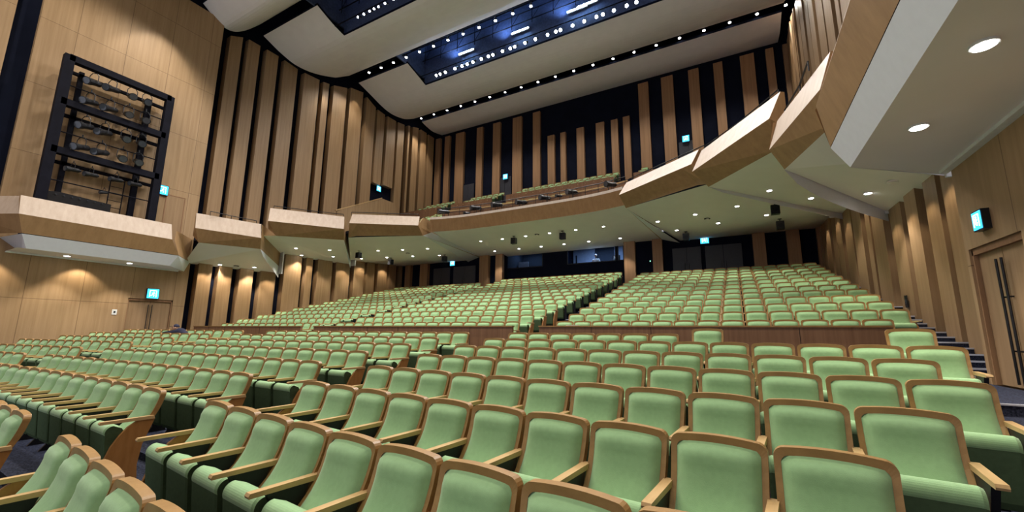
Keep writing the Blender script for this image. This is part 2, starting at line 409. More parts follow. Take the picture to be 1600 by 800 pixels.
# bays: (outer bottom, inner bottom, outer mid, inner mid, z bottom, z mid, z top, wall end points)
BAY = {
 4: dict(b=[(9.34, 15.65), (9.0, 15.95), (5.87, 18.0)], mid=[(8.87, 15.25), (8.5, 15.5), (5.73, 17.4)], zb=(6.95, 7.2), zm=7.65, zt=8.3, back=.45),
 3: dict(b=[(11.2, 12.6), (9.36, 15.37)], mid=[(11.05, 12.0), (8.9, 14.95)], zb=(6.6, 6.75), zm=7.25, zt=8.05, back=.4),
 2: dict(b=[(11.85, 9.4), (11.25, 11.9)], mid=[(11.65, 9.1), (10.95, 11.7)], zb=(5.66, 5.76), zm=6.27, zt=7.03, back=.25),
 1: dict(b=[(11.6, -4.0), (11.6, 8.6)], mid=[(11.4, -4.0), (11.4, 8.2)], zb=(4.9, 4.9), zm=5.52, zt=6.22, back=.25),
}
def bay(k, side):
    B = BAY[k]; f = (lambda w_: XC+w_) if side > 0 else (lambda w_: XC-w_)
    bs = list(B['b']); ms = list(B['mid'])
    if k == 1 and side < 0: bs[0] = (11.6, 4.0); ms[0] = (11.4, 3.8)
    n = len(bs)
    Lb = [(f(w_), y, B['zb'][0]+(B['zb'][1]-B['zb'][0])*i/(n-1)) for i, (w_, y) in enumerate(bs)]
    Lm = [(f(w_), y, B['zm']) for w_, y in ms]
    # direction outwards of each point to set the top edge back
    def outw(i):
        a = Vector(ms[max(0, i-1)]); b = Vector(ms[min(n-1, i+1)]); d = (b-a).normalized()
        nn = Vector((d.y, -d.x)); nn = nn if nn.x > 0 or nn.y > 0 else -nn
        if nn.x < 0: nn = -nn
        return nn
    Lt = []; Li = []
    for i, (w_, y) in enumerate(ms):
        o = outw(i); Lt.append((f(w_+o.x*B['back']), y+o.y*B['back'], B['zt'])); Li.append((f(w_+o.x*(B['back']+.12)), y+o.y*(B['back']+.12), B['zt']))
    m = MB()
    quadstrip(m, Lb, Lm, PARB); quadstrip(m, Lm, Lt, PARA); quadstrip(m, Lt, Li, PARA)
    Lj = [(p[0], p[1], B['zm']-.3) for p in Li]; quadstrip(m, Li, Lj, DARKW)
    # ends
    for e in (0, -1):
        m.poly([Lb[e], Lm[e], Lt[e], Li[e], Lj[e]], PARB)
    return m, Lb, Lm, Lt, Li
WL_ = 13.65
for side in (-1, 1):
    f = (lambda w_: XC+w_) if side > 0 else (lambda w_: XC-w_)
    ends = {}
    for k in (4, 3, 2, 1):
        m, Lb, Lm, Lt, Li = bay(k, side); o = struct('wall_balcony', m); ends[k] = (Lb, Lm, Lt, Li)
        # return face of the bay, running back to the side wall
        e = -1; zb = Lb[e][2]
        m = MB()
        if k == 1:
            m.prism([(f(11.6), 8.6, 4.9), (f(13.4), 9.85, 4.9), (f(13.4), 9.85, 6.0), (f(11.75), 8.45, 6.0), (f(11.4), 8.3, 5.5)], (f(.08)-f(0), .05, 0), PARB)
        elif k == 2:
            m.prism([(f(11.25), 11.9, 5.76), (f(13.75), 14.5, 5.4), (f(13.75), 14.5, 7.0), (f(11.1), 11.75, 7.0), (f(10.95), 11.7, 6.27)], (f(.08)-f(0), .05, 0), PARB)
            A = []; Bq = []
            for j in range(9):
                t = j/8; A.append((f(11.25+2.5*t), 11.9+2.6*t, 5.76-.36*t)); Bq.append((f(11.25+2.5*t-.12*math.sin(PI*t)), 11.9+2.6*t, 5.74-1.0*t**.6))
            quadstrip(m, A, Bq, SKIRT)
        elif k == 3:
            m.prism([(f(9.36), 15.37, 6.75), (f(13.9), 19.7, 6.45), (f(13.9), 19.7, 8.0), (f(9.2), 15.2, 8.0), (f(8.9), 14.95, 7.25)], (f(.08)-f(0), .05, 0), PARB)
            m.poly([(f(9.36), 15.37, 6.75), (f(13.9), 19.7, 6.45), (f(13.9), 19.7, 6.05), (f(9.8), 15.8, 6.6)], SKIRT)
        elif k == 4:
            m.prism([(f(5.87), 18.0, 7.2), (f(6.3), 24.7, 7.08), (f(6.3), 24.7, 8.2), (f(5.85), 17.95, 8.25), (f(5.73), 17.4, 7.65)], (f(.06)-f(0), 0, 0), PARB)
            m.poly([(f(5.87), 18.0, 7.2), (f(7.3), 24.7, 6.8), (f(6.3), 24.7, 7.1), (f(5.8), 18.7, 7.54)], SKIRT)
        obj('return_panel', m, o)
# skirt of bay 1
for side in (-1, 1):
    f = (lambda w_: XC+w_) if side > 0 else (lambda w_: XC-w_)
    y0 = 4.0 if side < 0 else -4.0
    m = MB()
    m.poly([(f(11.6), y0, 4.88), (f(11.6), 8.6, 4.88), (f(11.79), 8.4, 4.41), (f(11.79), y0+.2, 4.41)], SKIRT)
    m.poly([(f(11.6), 8.6, 4.88), (f(13.4), 9.85, 4.9), (f(13.3), 9.6, 4.41), (f(11.79), 8.4, 4.41)], SKIRT)
    m.poly([(f(11.6), y0, 4.88), (f(11.79), y0+.2, 4.41), (f(13.25), y0+.4, 4.41), (f(13.25), y0-.2, 4.88)], SKIRT)
    # soffit of the box
    m.poly([(f(11.79), y0, 4.41), (f(11.79), 8.4, 4.41), (f(13.3), 9.55, 4.41), (f(13.3), y0, 4.41)], SOFF)
    # thin white strip along the wall
    a, b = sorted((f(13.14), f(13.25))); m.box(a, b, y0, 9.3, 4.36, 4.41, WHITEP)
    if side < 0:  # front end of the short box turns back to the wall
        m.poly([(f(11.6), 4.0, 4.9), (f(11.4), 3.8, 5.52), (f(13.25), 2.9, 5.52), (f(13.25), 3.3, 4.9)], PARB)
        m.poly([(f(11.4), 3.8, 5.52), (f(11.65), 3.9, 6.22), (f(13.25), 3.1, 6.22), (f(13.25), 2.9, 5.52)], PARA)
    struct('ceiling_box_soffit', m)
    # bay 2..4 soffits
    m = MB()
    m.poly([(f(11.85), 9.4, 5.66), (f(11.25), 11.9, 5.76), (f(13.9), 14.65, 4.97), (f(13.9), 9.6, 4.9), (f(13.3), 9.5, 4.75)], SOFF)
    m.poly([(f(11.2), 12.6, 6.6), (f(9.36), 15.37, 6.75), (f(13.95), 19.75, 6.27), (f(13.95), 14.5, 6.17), (f(11.4), 12.0, 6.5)], SOFF)
    m.poly([(f(9.34), 15.65, 6.95), (f(9.0), 15.95, 7.0), (f(5.87), 18.0, 7.2), (f(7.3), 24.9, 6.95), (f(14.4), 24.9, 6.95), (f(13.95), 19.7, 6.6)], SOFF)
    for (y, za, zb_) in ((9.7, 4.41, 5.0), (14.45, 4.95, 6.25), (19.65, 6.2, 6.7)):
        a, b = sorted((f(13.35), f(14.0))); m.box(a, b, y-.03, y+.03, za, zb_, SKIRT)
    struct('ceiling_bay_soffit', m)
m = MB()
A = [(x, y, 7.54) for x, y in CF]; Bq = [(XC+6.9*(-1+2*k/16), 25.35, 7.07) for k in range(17)]
quadstrip(m, A, Bq, SOFF); struct('ceiling_centre_soffit', m)
# balcony floor tiers
def bz(y):
    return 8.22+.45*(y-20.5) if y < 24.5 else 10.65+.55*(y-25)
BR = [20.5+1.0*i for i in range(8)]
m = MB()
for i, y in enumerate(BR):
    if i < 7: m.box(-24.3, 4.3, y-.85, y+.15 if i < 6 else 28.5, max(7.56, bz(y)-.8), bz(y), CARPET)
m.box(-15.6, -4.4, 19.25, 19.66, 7.6, 7.7, CARPET)
for side in (-1, 1):
    f = (lambda w_: XC+w_) if side > 0 else (lambda w_: XC-w_)
    def pl(pts, z0, z1): m.prism([(f(a), b, z0) for a, b in pts], (0, 0, z1-z0), CARPET)
    pl([(9.5, 15.9), (6.2, 18.2), (6.2, 19.8), (14.3, 19.8), (14.3, 17.5), (11, 16)], 7.3, 7.45)
    pl([(11.4, 12.9), (9.8, 15.4), (14, 19.4), (14, 14.6)], 6.85, 7.0)
    pl([(12.1, 9.6), (11.5, 11.9), (14, 14.4), (14, 9.9)], 5.95, 6.1)
    pl([(11.9, 4.2 if side < 0 else -4), (11.9, 8.4), (13.2, 9.3), (13.2, 4.2 if side < 0 else -4)], 5.0, 5.15)
struct('floor_balcony', m)
# low divider walls between front and rear tiers of the balcony, and the sloping stair wall
m = MB()
for a, b in ((-24.0, -19.6), (-18.6, -15.0), (-13.8, -6.2), (-5, -1.4), (-.4, 4.0)):
    m.box(a, b, 24.05, 24.15, 9.5, 11.2, LOW)
struct('wall_balcony_divider', m)
m = MB()
I0 = [(x, y+.85, 7.6) for x, y in CF]; I1 = [(x, y, 9.0) for x, y, z in I0]; I2 = [(x, y+.12, 9.0) for x, y, z in I0]; I3 = [(x, y+.12, 7.6) for x, y, z in I0]
quadstrip(m, I0, I1, LOW); quadstrip(m, I2, I3, LOW)
J0 = [(x, y-.03, 9.0) for x, y, z in I0]; J1 = [(x, y-.03, 9.06) for x, y, z in I0]; J2 = [(x, y+.15, 9.06) for x, y, z in I0]; J3 = [(x, y+.15, 9.0) for x, y, z in I0]
quadstrip(m, J0, J1, ARMW); quadstrip(m, J1, J2, ARMW); quadstrip(m, J2, J3, ARMW); quadstrip(m, J3, J0, ARMW)
struct('wall_balcony_inner', m)
for side in (-1, 1):
    f = (lambda w_: XC+w_) if side > 0 else (lambda w_: XC-w_)
    m = MB()
    m.prism([(f(12.5), 17.1, 7.4), (f(12.5), 22.3, 7.4), (f(12.5), 22.3, 11.0), (f(12.5), 21.9, 11.3), (f(12.5), 20.8, 11.3), (f(12.5), 17.1, 9.35)], (.09, 0, 0), SLAT)
    m.prism([(f(12.5)-.02, 17.0, 9.33), (f(12.5)-.02, 20.8, 11.3), (f(12.5)-.02, 20.8, 11.36), (f(12.5)-.02, 17.0, 9.39)], (.13, 0, 0), ARMW)
    struct('wall_stair', m)
# cross-aisle wall in front of the rear stalls
m = MB()
for a, b in ((-22.3, -14.45), (-13.7, -5.42), (-4.62, 2.4)):
    m.box(a, b, 9.88, 9.96, .94, 1.80, LOW); m.box(a-.01, b+.01, 9.85, 9.99, 1.80, 1.835, SEATW)
    n = int((b-a)/1.2)
    for k in range(1, n): m.box(a+k*(b-a)/n-.004, a+k*(b-a)/n+.004, 9.874, 9.882, .94, 1.80, BLACKM)
struct('wall_cross_aisle', m)
# ================================================================== SEATS
PROF = [(.95, 0), (.90, -.006), (.84, -.018), (.77, -.04), (.70, -.066), (.63, -.105), (.56, -.16), (.49, -.23), (.43, -.30)]
def prof(z):
    if z >= .95: return 0
    for (a, ya), (b, yb) in zip(PROF, PROF[1:]):
        if b <= z <= a: return ya+(yb-ya)*(a-z)/(a-b)
    return -.30
def outline(hw, top, bot, rad, crown, n=5, taper=.012):
    pts = []
    zs = [bot+(top-rad-bot)*k/6 for k in range(7)]
    for z in zs: pts.append((-(hw-taper*(top-z)/(top-bot)), z))
    for k in range(1, n+1):
        a = PI/2*k/n; pts.append((-(hw-rad)-rad*math.cos(a), top-rad+rad*math.sin(a)))
    for k in range(1, 6):
        u = -1+2*k/6; pts.append(((hw-rad)*u, top+crown*(1-u*u)))
    R = [(-x, z) for x, z in pts[:7+n]][::-1]
    return pts+R
def frame_mesh(lo=False):
    n = 2 if lo else 5
    O = outline(.254, .945, .43, .055, .012, n); I = outline(.221, .905, .43, .042, .010, n)
    m = MB(); fr = [(x, prof(z)-.012, z) for x, z in O]; fi = [(x, prof(z)-.006, z) for x, z in I]
    bk = [(x, prof(z)+.040, z) for x, z in O]
    N = len(O)
    for i in range(N-1):
        m.poly([fr[i], fr[i+1], fi[i+1], fi[i]], SEATW); m.poly([fr[i+1], fr[i], bk[i], bk[i+1]], SEATW)
    # back shell
    h = N//2
    for i in range(h):
        j = N-1-i
        if i+1 <= j-1: m.poly([bk[i], bk[i+1], bk[j-1], bk[j]], SEATW)
    return m
def pad_mesh(nx=13, nz=15):
    m = MB(); hw, top, bot, rad = .224, .908, .40, .022
    P = []
    for j in range(nz):
        b = j/(nz-1); z = bot+(top-bot)*b; ww = hw-.010*(1-b)
        if z > top-rad: ww -= rad-math.sqrt(max(0, rad*rad-(z-top+rad)**2))
        row = []
        for i in range(nx):
            a = -1+2*i/(nx-1); a = math.copysign(abs(a)**.7, a)
            bulge = .052*(1-abs(a)**9)*(1-max(0, (b-.1)/.9)**18)
            zz = z+(.010*(1-a*a) if b > .9 else 0)
            bulge += .020*(1-abs(a)**4)*math.exp(-((z-.850)/.038)**2)
            row.append((ww*a, prof(z)+.001-bulge, zz))
        P.append(row)
    pts = [p for r in P for p in r]
    m.faces(pts, [(j*nx+i, j*nx+i+1, (j+1)*nx+i+1, (j+1)*nx+i) for j in range(nz-1) for i in range(nx-1)], FAB)
    return m
def cushion_mesh(lo=False, part=0):
    under = UNDER
    # tipped-up seat: rounded roll on top, underside facing the stage
    sec = [(-.30, .60)]
    K = 3 if lo else 10
    for k in range(K+1):
        a = PI*.5+PI*.62*k/K; sec.append((-.375+.068*math.cos(a), .565+.068*math.sin(a)))
    sec += [(-.425, .40), (-.405, .20), (-.375, .15), (-.31, .16), (-.26, .35), (-.245, .52)]
    m = MB(); hw = .222; cols = [(-hw, .90), (-hw+.02, 1.0), (hw-.02, 1.0), (hw, .90)]
    cy, cz = -.345, .4; pts = []
    for x, s in cols: pts += [(x, cy+(y-cy)*s, cz+(z-cz)*(.5+.5*s)) for y, z in sec]
    N = len(sec); kt = 2+K
    for c in range(3):
        for i in range(N):
            j = (i+1) % N; q = [pts[c*N+i], pts[(c+1)*N+i], pts[(c+1)*N+j], pts[c*N+j]]
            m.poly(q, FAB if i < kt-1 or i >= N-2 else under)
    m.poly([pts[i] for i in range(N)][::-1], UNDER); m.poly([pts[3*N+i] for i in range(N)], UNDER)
    if not part: return m
    r = MB(); want = FAB if part == 1 else UNDER
    for f, k in zip(m.f, m.m):
        if m.mats[k] is want: r.poly([m.v[i] for i in f], want)
    return r
def arm_mesh(lo=False):
    m = MB(); b = .008
    P = [(-.50, .655), (-.505, .668), (-.495, .684), (-.06, .690), (-.05, .655)] if not lo else [(-.50, .655), (-.50, .684), (-.06, .69), (-.05, .655)]
    x0, x1 = -.026, .026
    L = [(x0, y, z) for y, z in P]; m.prism(L, (x1-x0, 0, 0), ARMW)
    return m
def stand_mesh():
    m = MB()
    m.prism([(-.018, -.36, 0), (-.018, -.12, 0), (-.018, -.16, .08), (-.018, -.20, .45), (-.018, -.13, .655), (-.018, -.40, .655), (-.018, -.30, .45), (-.018, -.30, .08)], (.036, 0, 0), BLACKM)
    return m
def end_mesh():
    m = MB()
    P = [(-.05, .655), (-.20, .652), (-.27, .60), (-.33, .52), (-.385, .42), (-.42, .31), (-.43, .20), (-.42, .02), (-.13, .02), (-.15, .2), (-.13, .4)]
    m.prism([(-.02, y, z) for y, z in P], (.04, 0, 0), ENDW, ENDW)
    return m
ME = dict(frame=frame_mesh().mesh('backrest_frame'), pad=pad_mesh().mesh('backrest_pad', True), cush=cushion_mesh(part=1).mesh('seat_cushion'), under=cushion_mesh(part=2).mesh('seat_pan'),
          arm=arm_mesh().mesh('armrest'), stand=stand_mesh().mesh('support_stand'), end=end_mesh().mesh('end_panel'))
for p in ME['cush'].polygons: p.use_smooth = True
# low-detail seat used for the merged far rows
def low_seat(arm_l=False, raised=True):
    m = MB(); m.merge(frame_mesh(True)); m.merge(pad_mesh(5, 6)); m.merge(cushion_mesh(True))
    m.merge(arm_mesh(True), Matrix.Translation((.262, 0, 0)))
    m.box(.25, .275, -.34, -.16, 0, .655, BLACKM)
    return m
LOW1 = low_seat(); LOWV = [Vector(p) for p in LOW1.v]
seats = []      # (x, y, z, rot, block, row, k, nrow, first, last)
def row(block, r, x0, n, pitch, yfun, z, rot):
    for k in range(n):
        x = x0+pitch*(k+.5)*math.cos(rot)
        seats.append(dict(x=x, y=yfun(x), z=z, rot=rot, block=block, r=r, k=k, n=n))
a7 = math.radians(-6.2)
rend = [-1, 1, 1, 2, 3, 3, 4, 4]
for i in range(8):
    s0 = -8; cnt = rend[i]-s0+1
    cosr = math.cos(a7); x0 = -.436-8*.53*cosr
    yf = (lambda x, i=i: FY[i]+dY(x))
    if i == 7: segs = [(0, 7)]
    else: segs = [(0, cnt)]
    for (sa, n) in segs: row('front block nearest the right-hand door', i, x0, n, .53, yf, FZ[i], a7)
    # mirrored left block, shifted to the photographed aisle
    nl = [11, 11, 12, 12, 13, 13, 14, 14][i]
    xl0 = -15.30-nl*.53*cosr
    row('front block along the left wall', i, xl0, nl, .53, lambda x, i=i: FY[i]+dY(x), FZ[i], -a7)
    off = (-.06, .06)[i % 2]
    for k in range(16):
        x = -14.15+(8.3/16)*(k+.5)+off; ang = math.atan(-2*.115*(x-XC)/4.15**2)
        if i == 7 and 5 <= k <= 6: pass
        seats.append(dict(x=x, y=FY[i]+dY(x), z=FZ[i], rot=ang, block='front middle block', r=i, k=k, n=16))
for i in range(14):
    if i < 13:
        n = 14 if i == 0 else 15
        row('rear block on the right', i, -.436-8*.53, n, .53, lambda x, i=i: UY[i], UZ[i], 0)
        row('rear block on the left', i, -15.12-n*.53, n, .53, lambda x, i=i: UY[i], UZ[i], 0)
    for k in range(16):
        seats.append(dict(x=-14.12+.516*(k+.5), y=UY[i]-(.15 if i == 13 else 0), z=UZ[i], rot=0, block='rear middle block', r=i, k=k, n=16))
# single raised seats beside the wheelchair spaces before the cross wall
for (px, py, wpx) in ((1105, 513, 47), (1420, 513, 70), (210, 512, 16)):
    Y = 8.0 if px > 300 else 8.3
    if px == 1420: Y = 7.6
    q = at_y(px, py, Y)
    seats.append(dict(x=q.x, y=Y, z=q.z-.957, rot=a7 if px > 300 else -a7, block='single', r=7, k=0, n=1, px=px))
vis = []; rest = []
for s in seats:
    p = proj((s['x'], s['y'], s['z']+.9)); d = (Vector((s['x'], s['y'], s['z']+.9))-EYE).length
    s['d'] = d; s['p'] = p
    if p and -35 < p[0] < 1635 and 380 < p[1] < 860 and (Vector((s['x'], s['y'], s['z']))-EYE).dot(_F) > .3: vis.append(s)
vis.sort(key=lambda s: s['d'])
near = vis[:300]; rest = vis[300:]
def seat_label(s):
    if s['block'] == 'single':
        return {1105: 'lone green seat standing taller in front of the middle of the brown cross wall',
                1420: 'lone green seat standing at the right end of the brown cross wall',
                210: 'lone green seat sticking up before the timber door at far left'}[s['px']]
    fromr = s['n']-1-s['k']
    if 'right' in s['block']:
        a = ('%s from its left aisle' % ORD[s['k']]) if s['k'] <= fromr else ('%s from its right aisle' % ORD[fromr])
    else:
        a = ('%s from its right aisle' % ORD[fromr]) if fromr <= s['k'] else ('%s from its left end' % ORD[s['k']])
    return 'green theatre seat %s, %s row, %s' % (a, ORD[s['r']], s['block'])
def place_seat(s):
    root = thing('theatre_seat', seat_label(s), 'seat', (s['x'], s['y'], s['z']), 'green theatre seats')
    root.rotation_euler.z = s['rot']
    def part(name, me, loc=(0, 0, 0), sx=1):
        o = bpy.data.objects.new(name, me); COL.objects.link(o); o.parent = root; o.location = loc; o.scale.x = sx; return o
    part('backrest_frame', ME['frame']); part('backrest_pad', ME['pad']); cu = part('seat_cushion', ME['cush'])
    pn = bpy.data.objects.new('seat_pan', ME['under']); COL.objects.link(pn); pn.parent = cu; pn['label'] = 'green underside of the tipped-up seat, darkened with painted shade'
    first = s['k'] == 0; last = s['k'] == s['n']-1
    part('armrest', ME['arm'], (.265, 0, 0)); wood_end = last and 'nearest the right' not in s['block']
    part('end_panel' if wood_end else 'support_stand', ME['end'] if wood_end else ME['stand'], (.265, 0, 0))
    if first:
        part('armrest', ME['arm'], (-.265, 0, 0)); part('end_panel', ME['end'], (-.265, 0, 0))
for s in near: place_seat(s)
def merged(name, lst, label):
    V = []; F = []; MI = []
    for s in lst:
        c, sn = math.cos(s['rot']), math.sin(s['rot']); b = len(V)
        V += [(s['x']+p.x*c-p.y*sn, s['y']+p.x*sn+p.y*c, s['z']+p.z) for p in LOWV]
        F += [tuple(b+i for i in f) for f in LOW1.f]; MI += LOW1.m
    me = bpy.data.meshes.new(name); me.from_pydata(V, [], F)
    for mt in LOW1.mats: me.materials.append(mt)
    me.polygons.foreach_set('material_index', MI); me.update()
    o = bpy.data.objects.new(name, me); COL.objects.link(o); o['kind'] = 'stuff'
    tag(o, label, 'seats'); return o
# balcony seats join the far rows
bs_ = []
for i, y in enumerate(BR[:7]):
    if i < 4: blocks = ((-23.6, -20.0), (-18.9, -15.2), (-14.0, -6.0), (-4.8, -1.1), (0, 3.6))
    else: blocks = ((-23.2, -19.5), (-18.5, -15.0), (-13.8, -6.2), (-5, -4.0))
    if i == 3: continue
    for a, b in blocks:
        n = int((b-a)/.53)
        for k in range(n): bs_.append(dict(x=a+.53*(k+.5), y=y, z=bz(y), rot=0))
for side in (-1, 1):
    f = (lambda w_: XC+w_) if side > 0 else (lambda w_: XC-w_)
    for (a, b, z, n, back) in (((9.9, 16.2), (6.6, 18.2), 7.45, 7, .9), ((11.9, 13.5), (10.4, 15.7), 7.0, 4, .9)):
        d = Vector((f(b[0])-f(a[0]), b[1]-a[1])); ang = math.atan2(d.y, d.x); ang = ang if abs(ang) < PI/2 else ang+PI
        nn = Vector((-math.sin(ang), math.cos(ang)))*back
        for k in range(n):
            t = (k+.5)/n; bs_.append(dict(x=f(a[0])+d.x*t+nn.x, y=a[1]+d.y*t+nn.y, z=z, rot=ang))
merged('theatre_seats', rest+bs_, 'all the farther rows of green beech-framed theatre seats, rear stalls and balcony')
print('seats', len(seats), 'visible', len(vis), 'far', len(rest)+len(bs_))
# ================================================================== FIXTURES
def downlight(p, nrm_down=True, r=.075, label='', grp='soffit downlights', on=True, energy=None, target=None, ang=85):
    t = thing('downlight', label, 'ceiling light', p, grp)
    m = MB(); m.tube((p[0], p[1], p[2]-.014), (p[0], p[1], p[2]+.02), r*1.25, WHITEP, 16); tr_ = obj('trim_ring', m, t)
    m = MB(); m.tube((p[0], p[1], p[2]-.02), (p[0], p[1], p[2]-.0145), r, BULB, 16); obj('lens', m, t)
    if energy:
        spot('downlight_lamp', (p[0], p[1], p[2]-.08), target or (p[0], p[1], p[2]-5), energy, ang, .5, NEUT, .07)
def soff_c(y): return 7.54+(7.07-7.54)*(y-19.6)/5.7
def hit_c(px, py):
    y = 21
    for _ in range(8): q = at_z(px, py, soff_c(y)); y = q.y
    return q
C_L = [(711.6, 379), (751.6, 376.6), (785, 373), (821, 368.4), (728.6, 394.4), (773, 392), (811, 388.2), (858.6, 363.8), (899.6, 358.8), (943, 353.6), (991.4, 344.8), (845.4, 384.8), (881.2, 381), (920, 376.8), (969, 371.8), (1024.4, 362.6)]
for i, (a, b) in enumerate(C_L):
    q = hit_c(a, b)
    rowname = 'front' if i in (0, 1, 2, 3, 7, 8, 9, 10) else 'rear'
    idx = [0, 1, 2, 3, 7, 8, 9, 10].index(i) if rowname == 'front' else [4, 5, 6, 11, 12, 13, 14, 15].index(i)
    downlight((q.x, q.y, q.z-.01), label='small round downlight, %s from left in the %s line of the centre soffit' % (ORD[idx], rowname), energy=SOFFIT_W)
def zplane(side_k):
    return {4: 7.02, 3: 6.5, 2: 5.35, 1: 4.41}[side_k]
SIDE_L = [(591, 391.4, 4), (629, 389.8, 4), (668, 388.2, 4), (686.6, 398.6, 4), (645, 400, 4), (604.5, 401.8, 4), (564.8, 403.7, 4),
          (462.4, 387.4, 3), (515, 390.2, 3), (471.4, 398.2, 3), (520.6, 400.6, 3), (344, 413, 2), (397.6, 417, 2), (105, 399.4, 1), (202.6, 410.6, 1)]
SIDE_R = [(1027.6, 345.6, 4), (1057.4, 359.2, 4), (1086, 334.5, 4), (1122, 348, 4), (1151.5, 321.5, 4), (1197.5, 335.5, 4), (1202, 297, 3), (1267, 309, 3), (1356, 301, 2), (1435, 197, 1), (1537, 68, 1)]
SZ = {4: (15.95, 6.95, 24.9, 6.95)}
def soffit_z(k, side, q):
    """height of the bay soffits at a plan point, by casting up onto the built meshes"""
    dg = bpy.context.evaluated_depsgraph_get()
    ok, loc, n, idx, ob, mt = S.ray_cast(dg, Vector((q.x, q.y, 3.0)), Vector((0, 0, 1)))
    return loc.z if ok else None
bpy.context.view_layer.update()
def hit_px(px, py, names=('ceiling', 'wall')):
    dg = bpy.context.evaluated_depsgraph_get(); d = ray(px, py).normalized(); o = EYE+d*3.0
    for _ in range(12):
        ok, loc, n, idx, ob, mt = S.ray_cast(dg, o, d)
        if not ok: return None
        if ob.name.startswith(names): return loc
        o = loc+d*.02
    return None
bayn = {4: 'wide inner bay', 3: 'second bay', 2: 'short bay', 1: 'long side box'}
for lst, sd in ((SIDE_L, 'left'), (SIDE_R, 'right')):
    cnt = {}
    for (a, b, k) in lst:
        q = hit_px(a, b, ('ceiling',)) or at_z(a, b, zplane(k))
        c = cnt.get(k, 0); cnt[k] = c+1
        f = 1 if sd == 'right' else -1
        downlight((q.x, q.y, q.z-.012), label='round downlight under the %s %s of the balcony, %s one' % (sd, bayn[k], ORD[c]), energy=SOFFIT_W*(1.0 if k > 1 else .8), r=.085 if k == 1 else .075)
# wall washing downlights hidden in the edge of the soffits (they make the light fans on the timber)
for side in (-1, 1):
    f = (lambda w_: XC+w_) if side > 0 else (lambda w_: XC-w_)
    for (w_, y, z) in ((12.75, 6.0, 4.3), (12.75, 3.6 if side < 0 else 4.0, 4.3), (13.2, 10.6, 4.85), (13.2, 11.7, 4.85), (13.2, 12.7, 4.85), (13.2, 13.9, 4.9), (13.2, 15.4, 6.1), (13.2, 16.4, 6.15), (13.2, 18.9, 6.2), (13.2, 20.4, 6.6), (13.2, 22.5, 6.7)):
        spot('wall_wash_lamp', (f(w_), y, z), (f(13.6), y, 0), WASH_W*(.4 if side > 0 else 1), 100, .45, WARM, .06)
spot('wall_scallop_lamp', (-21.6, 7.3, 17.4), (-23.5, 7.1, 7), 420, 62, .35, NEUT, .1)
for (y, z) in ((18.9, 19.3), (25.3, 19.2), (26.4, 19.2), (16.3, 18.3)):
    for side in (-1, 1):
        X_ = XC+13.2*side; spot('slat_wash_lamp', (X_, y, z), (XC+13.8*side, y, 5), 150, 60, .5, WARM, .06)
# rows of small downlights in the two ceiling slots
for ri, (x0, dx, n, y, z) in enumerate(((-21.85, 1.163, 21, 18.35, 19.79), (-23.25, 1.411, 20, 25.45, 20.13))):
    t0 = thing('light_track', ['black lighting slot track in front of the long catwalk opening', 'black lighting slot track in front of the rearmost ceiling panel'][ri], 'lighting track', (XC, y, z+.25))
    m = MB(); m.tube((-23.3, y, z+.28), (3.3, y, z+.28), .035, DARKW, 8); obj('track_pipe', m, t0)
    for i in range(n):
        x = x0+dx*i; p = (x, y, z)
        t = thing('slot_downlight', 'bright white downlight, %s from left in the %s ceiling slot' % (ORD[i], ['middle', 'rearmost'][ri]), 'ceiling light', p, ['downlights in the middle ceiling slot', 'downlights in the rearmost ceiling slot'][ri])
        m = MB(); m.tube((x, y, z+.02), (x, y, z+.24), .085, BLK, 12, .07); m.tube((x, y, z+.24), (x, y, z+.28), .02, BLK, 6); obj('housing', m, t)
        m = MB(); m.tube((x, y, z), (x, y, z+.019), .078, BULB, 12); obj('lens', m, t)
        if i % 2 == ri % 2: spot('slot_lamp', (x, y, z-.1), (x, y-3, 0), HALL_W, 105, .5, NEUT, .12)
    # lamps in the front slot over the stalls, out of the picture above
for x in (-20, -16, -12, -8, -4, 0):
    spot('front_slot_lamp', (x, 8.2, 18.0), (x*.9-1, 3.0, 0), HALL_W*2.2, 110, .5, NEUT, .2)
    spot('front_slot_lamp', (x, 1.0, 18.6), (x, 6.0, 0), HALL_W*1.9, 110, .5, NEUT, .2)
# theatre lanterns in the two catwalk openings
def lantern(name, p, aim, label, grp, lit=False, scale=1.0, hang=True):
    t = thing(name, label, 'spotlight', p, grp); P = Vector(p); d = (Vector(aim)-P).normalized(); s = scale
    m = MB(); m.tube(P-d*.22*s, P+d*.10*s, .085*s, BLK, 12); m.tube(P+d*.10*s, P+d*.24*s, .105*s, BLK, 12, .115*s)
    u = d.orthogonal().normalized(); m.tube(P-d*.28*s, P-d*.22*s, .05*s, BLK, 10)
    lb_ = obj('lamp_body', m, t)
    m = MB(); m.tube(P+d*.241*s, P+d*.25*s, .095*s, BULBC if lit else GLINT, 14); obj('lens', m, lb_)
    side = Vector((0, 0, 1)).cross(d); side = side.normalized() if side.length > .05 else Vector((1, 0, 0))
    up = .30*s if hang else -.30*s
    m = MB(); A = P+side*.12*s; B = P-side*.12*s
    m.path([A, A+Vector((0, 0, up*.7)), P+side*.06*s+Vector((0, 0, up)), P-side*.06*s+Vector((0, 0, up)), B+Vector((0, 0, up*.7)), B], .011*s, BLK, 6)
    m.tube(P+Vector((0, 0, up)), P+Vector((0, 0, up*1.3)), .018*s, BLK, 6)
    obj('yoke', m, t)
    return t
SP2 = [(684, 118), (690, 116), (698, 114), (713, 109), (724, 105), (732, 102), (741, 98), (754, 93), (765, 90), (772, 87), (787, 81), (799, 76), (806, 74), (822, 68), (838, 62), (857, 54), (870, 50), (877, 47.5), (896, 40), (914, 34), (933, 27), (943, 24), (960, 18), (980, 11), (995, 5)]
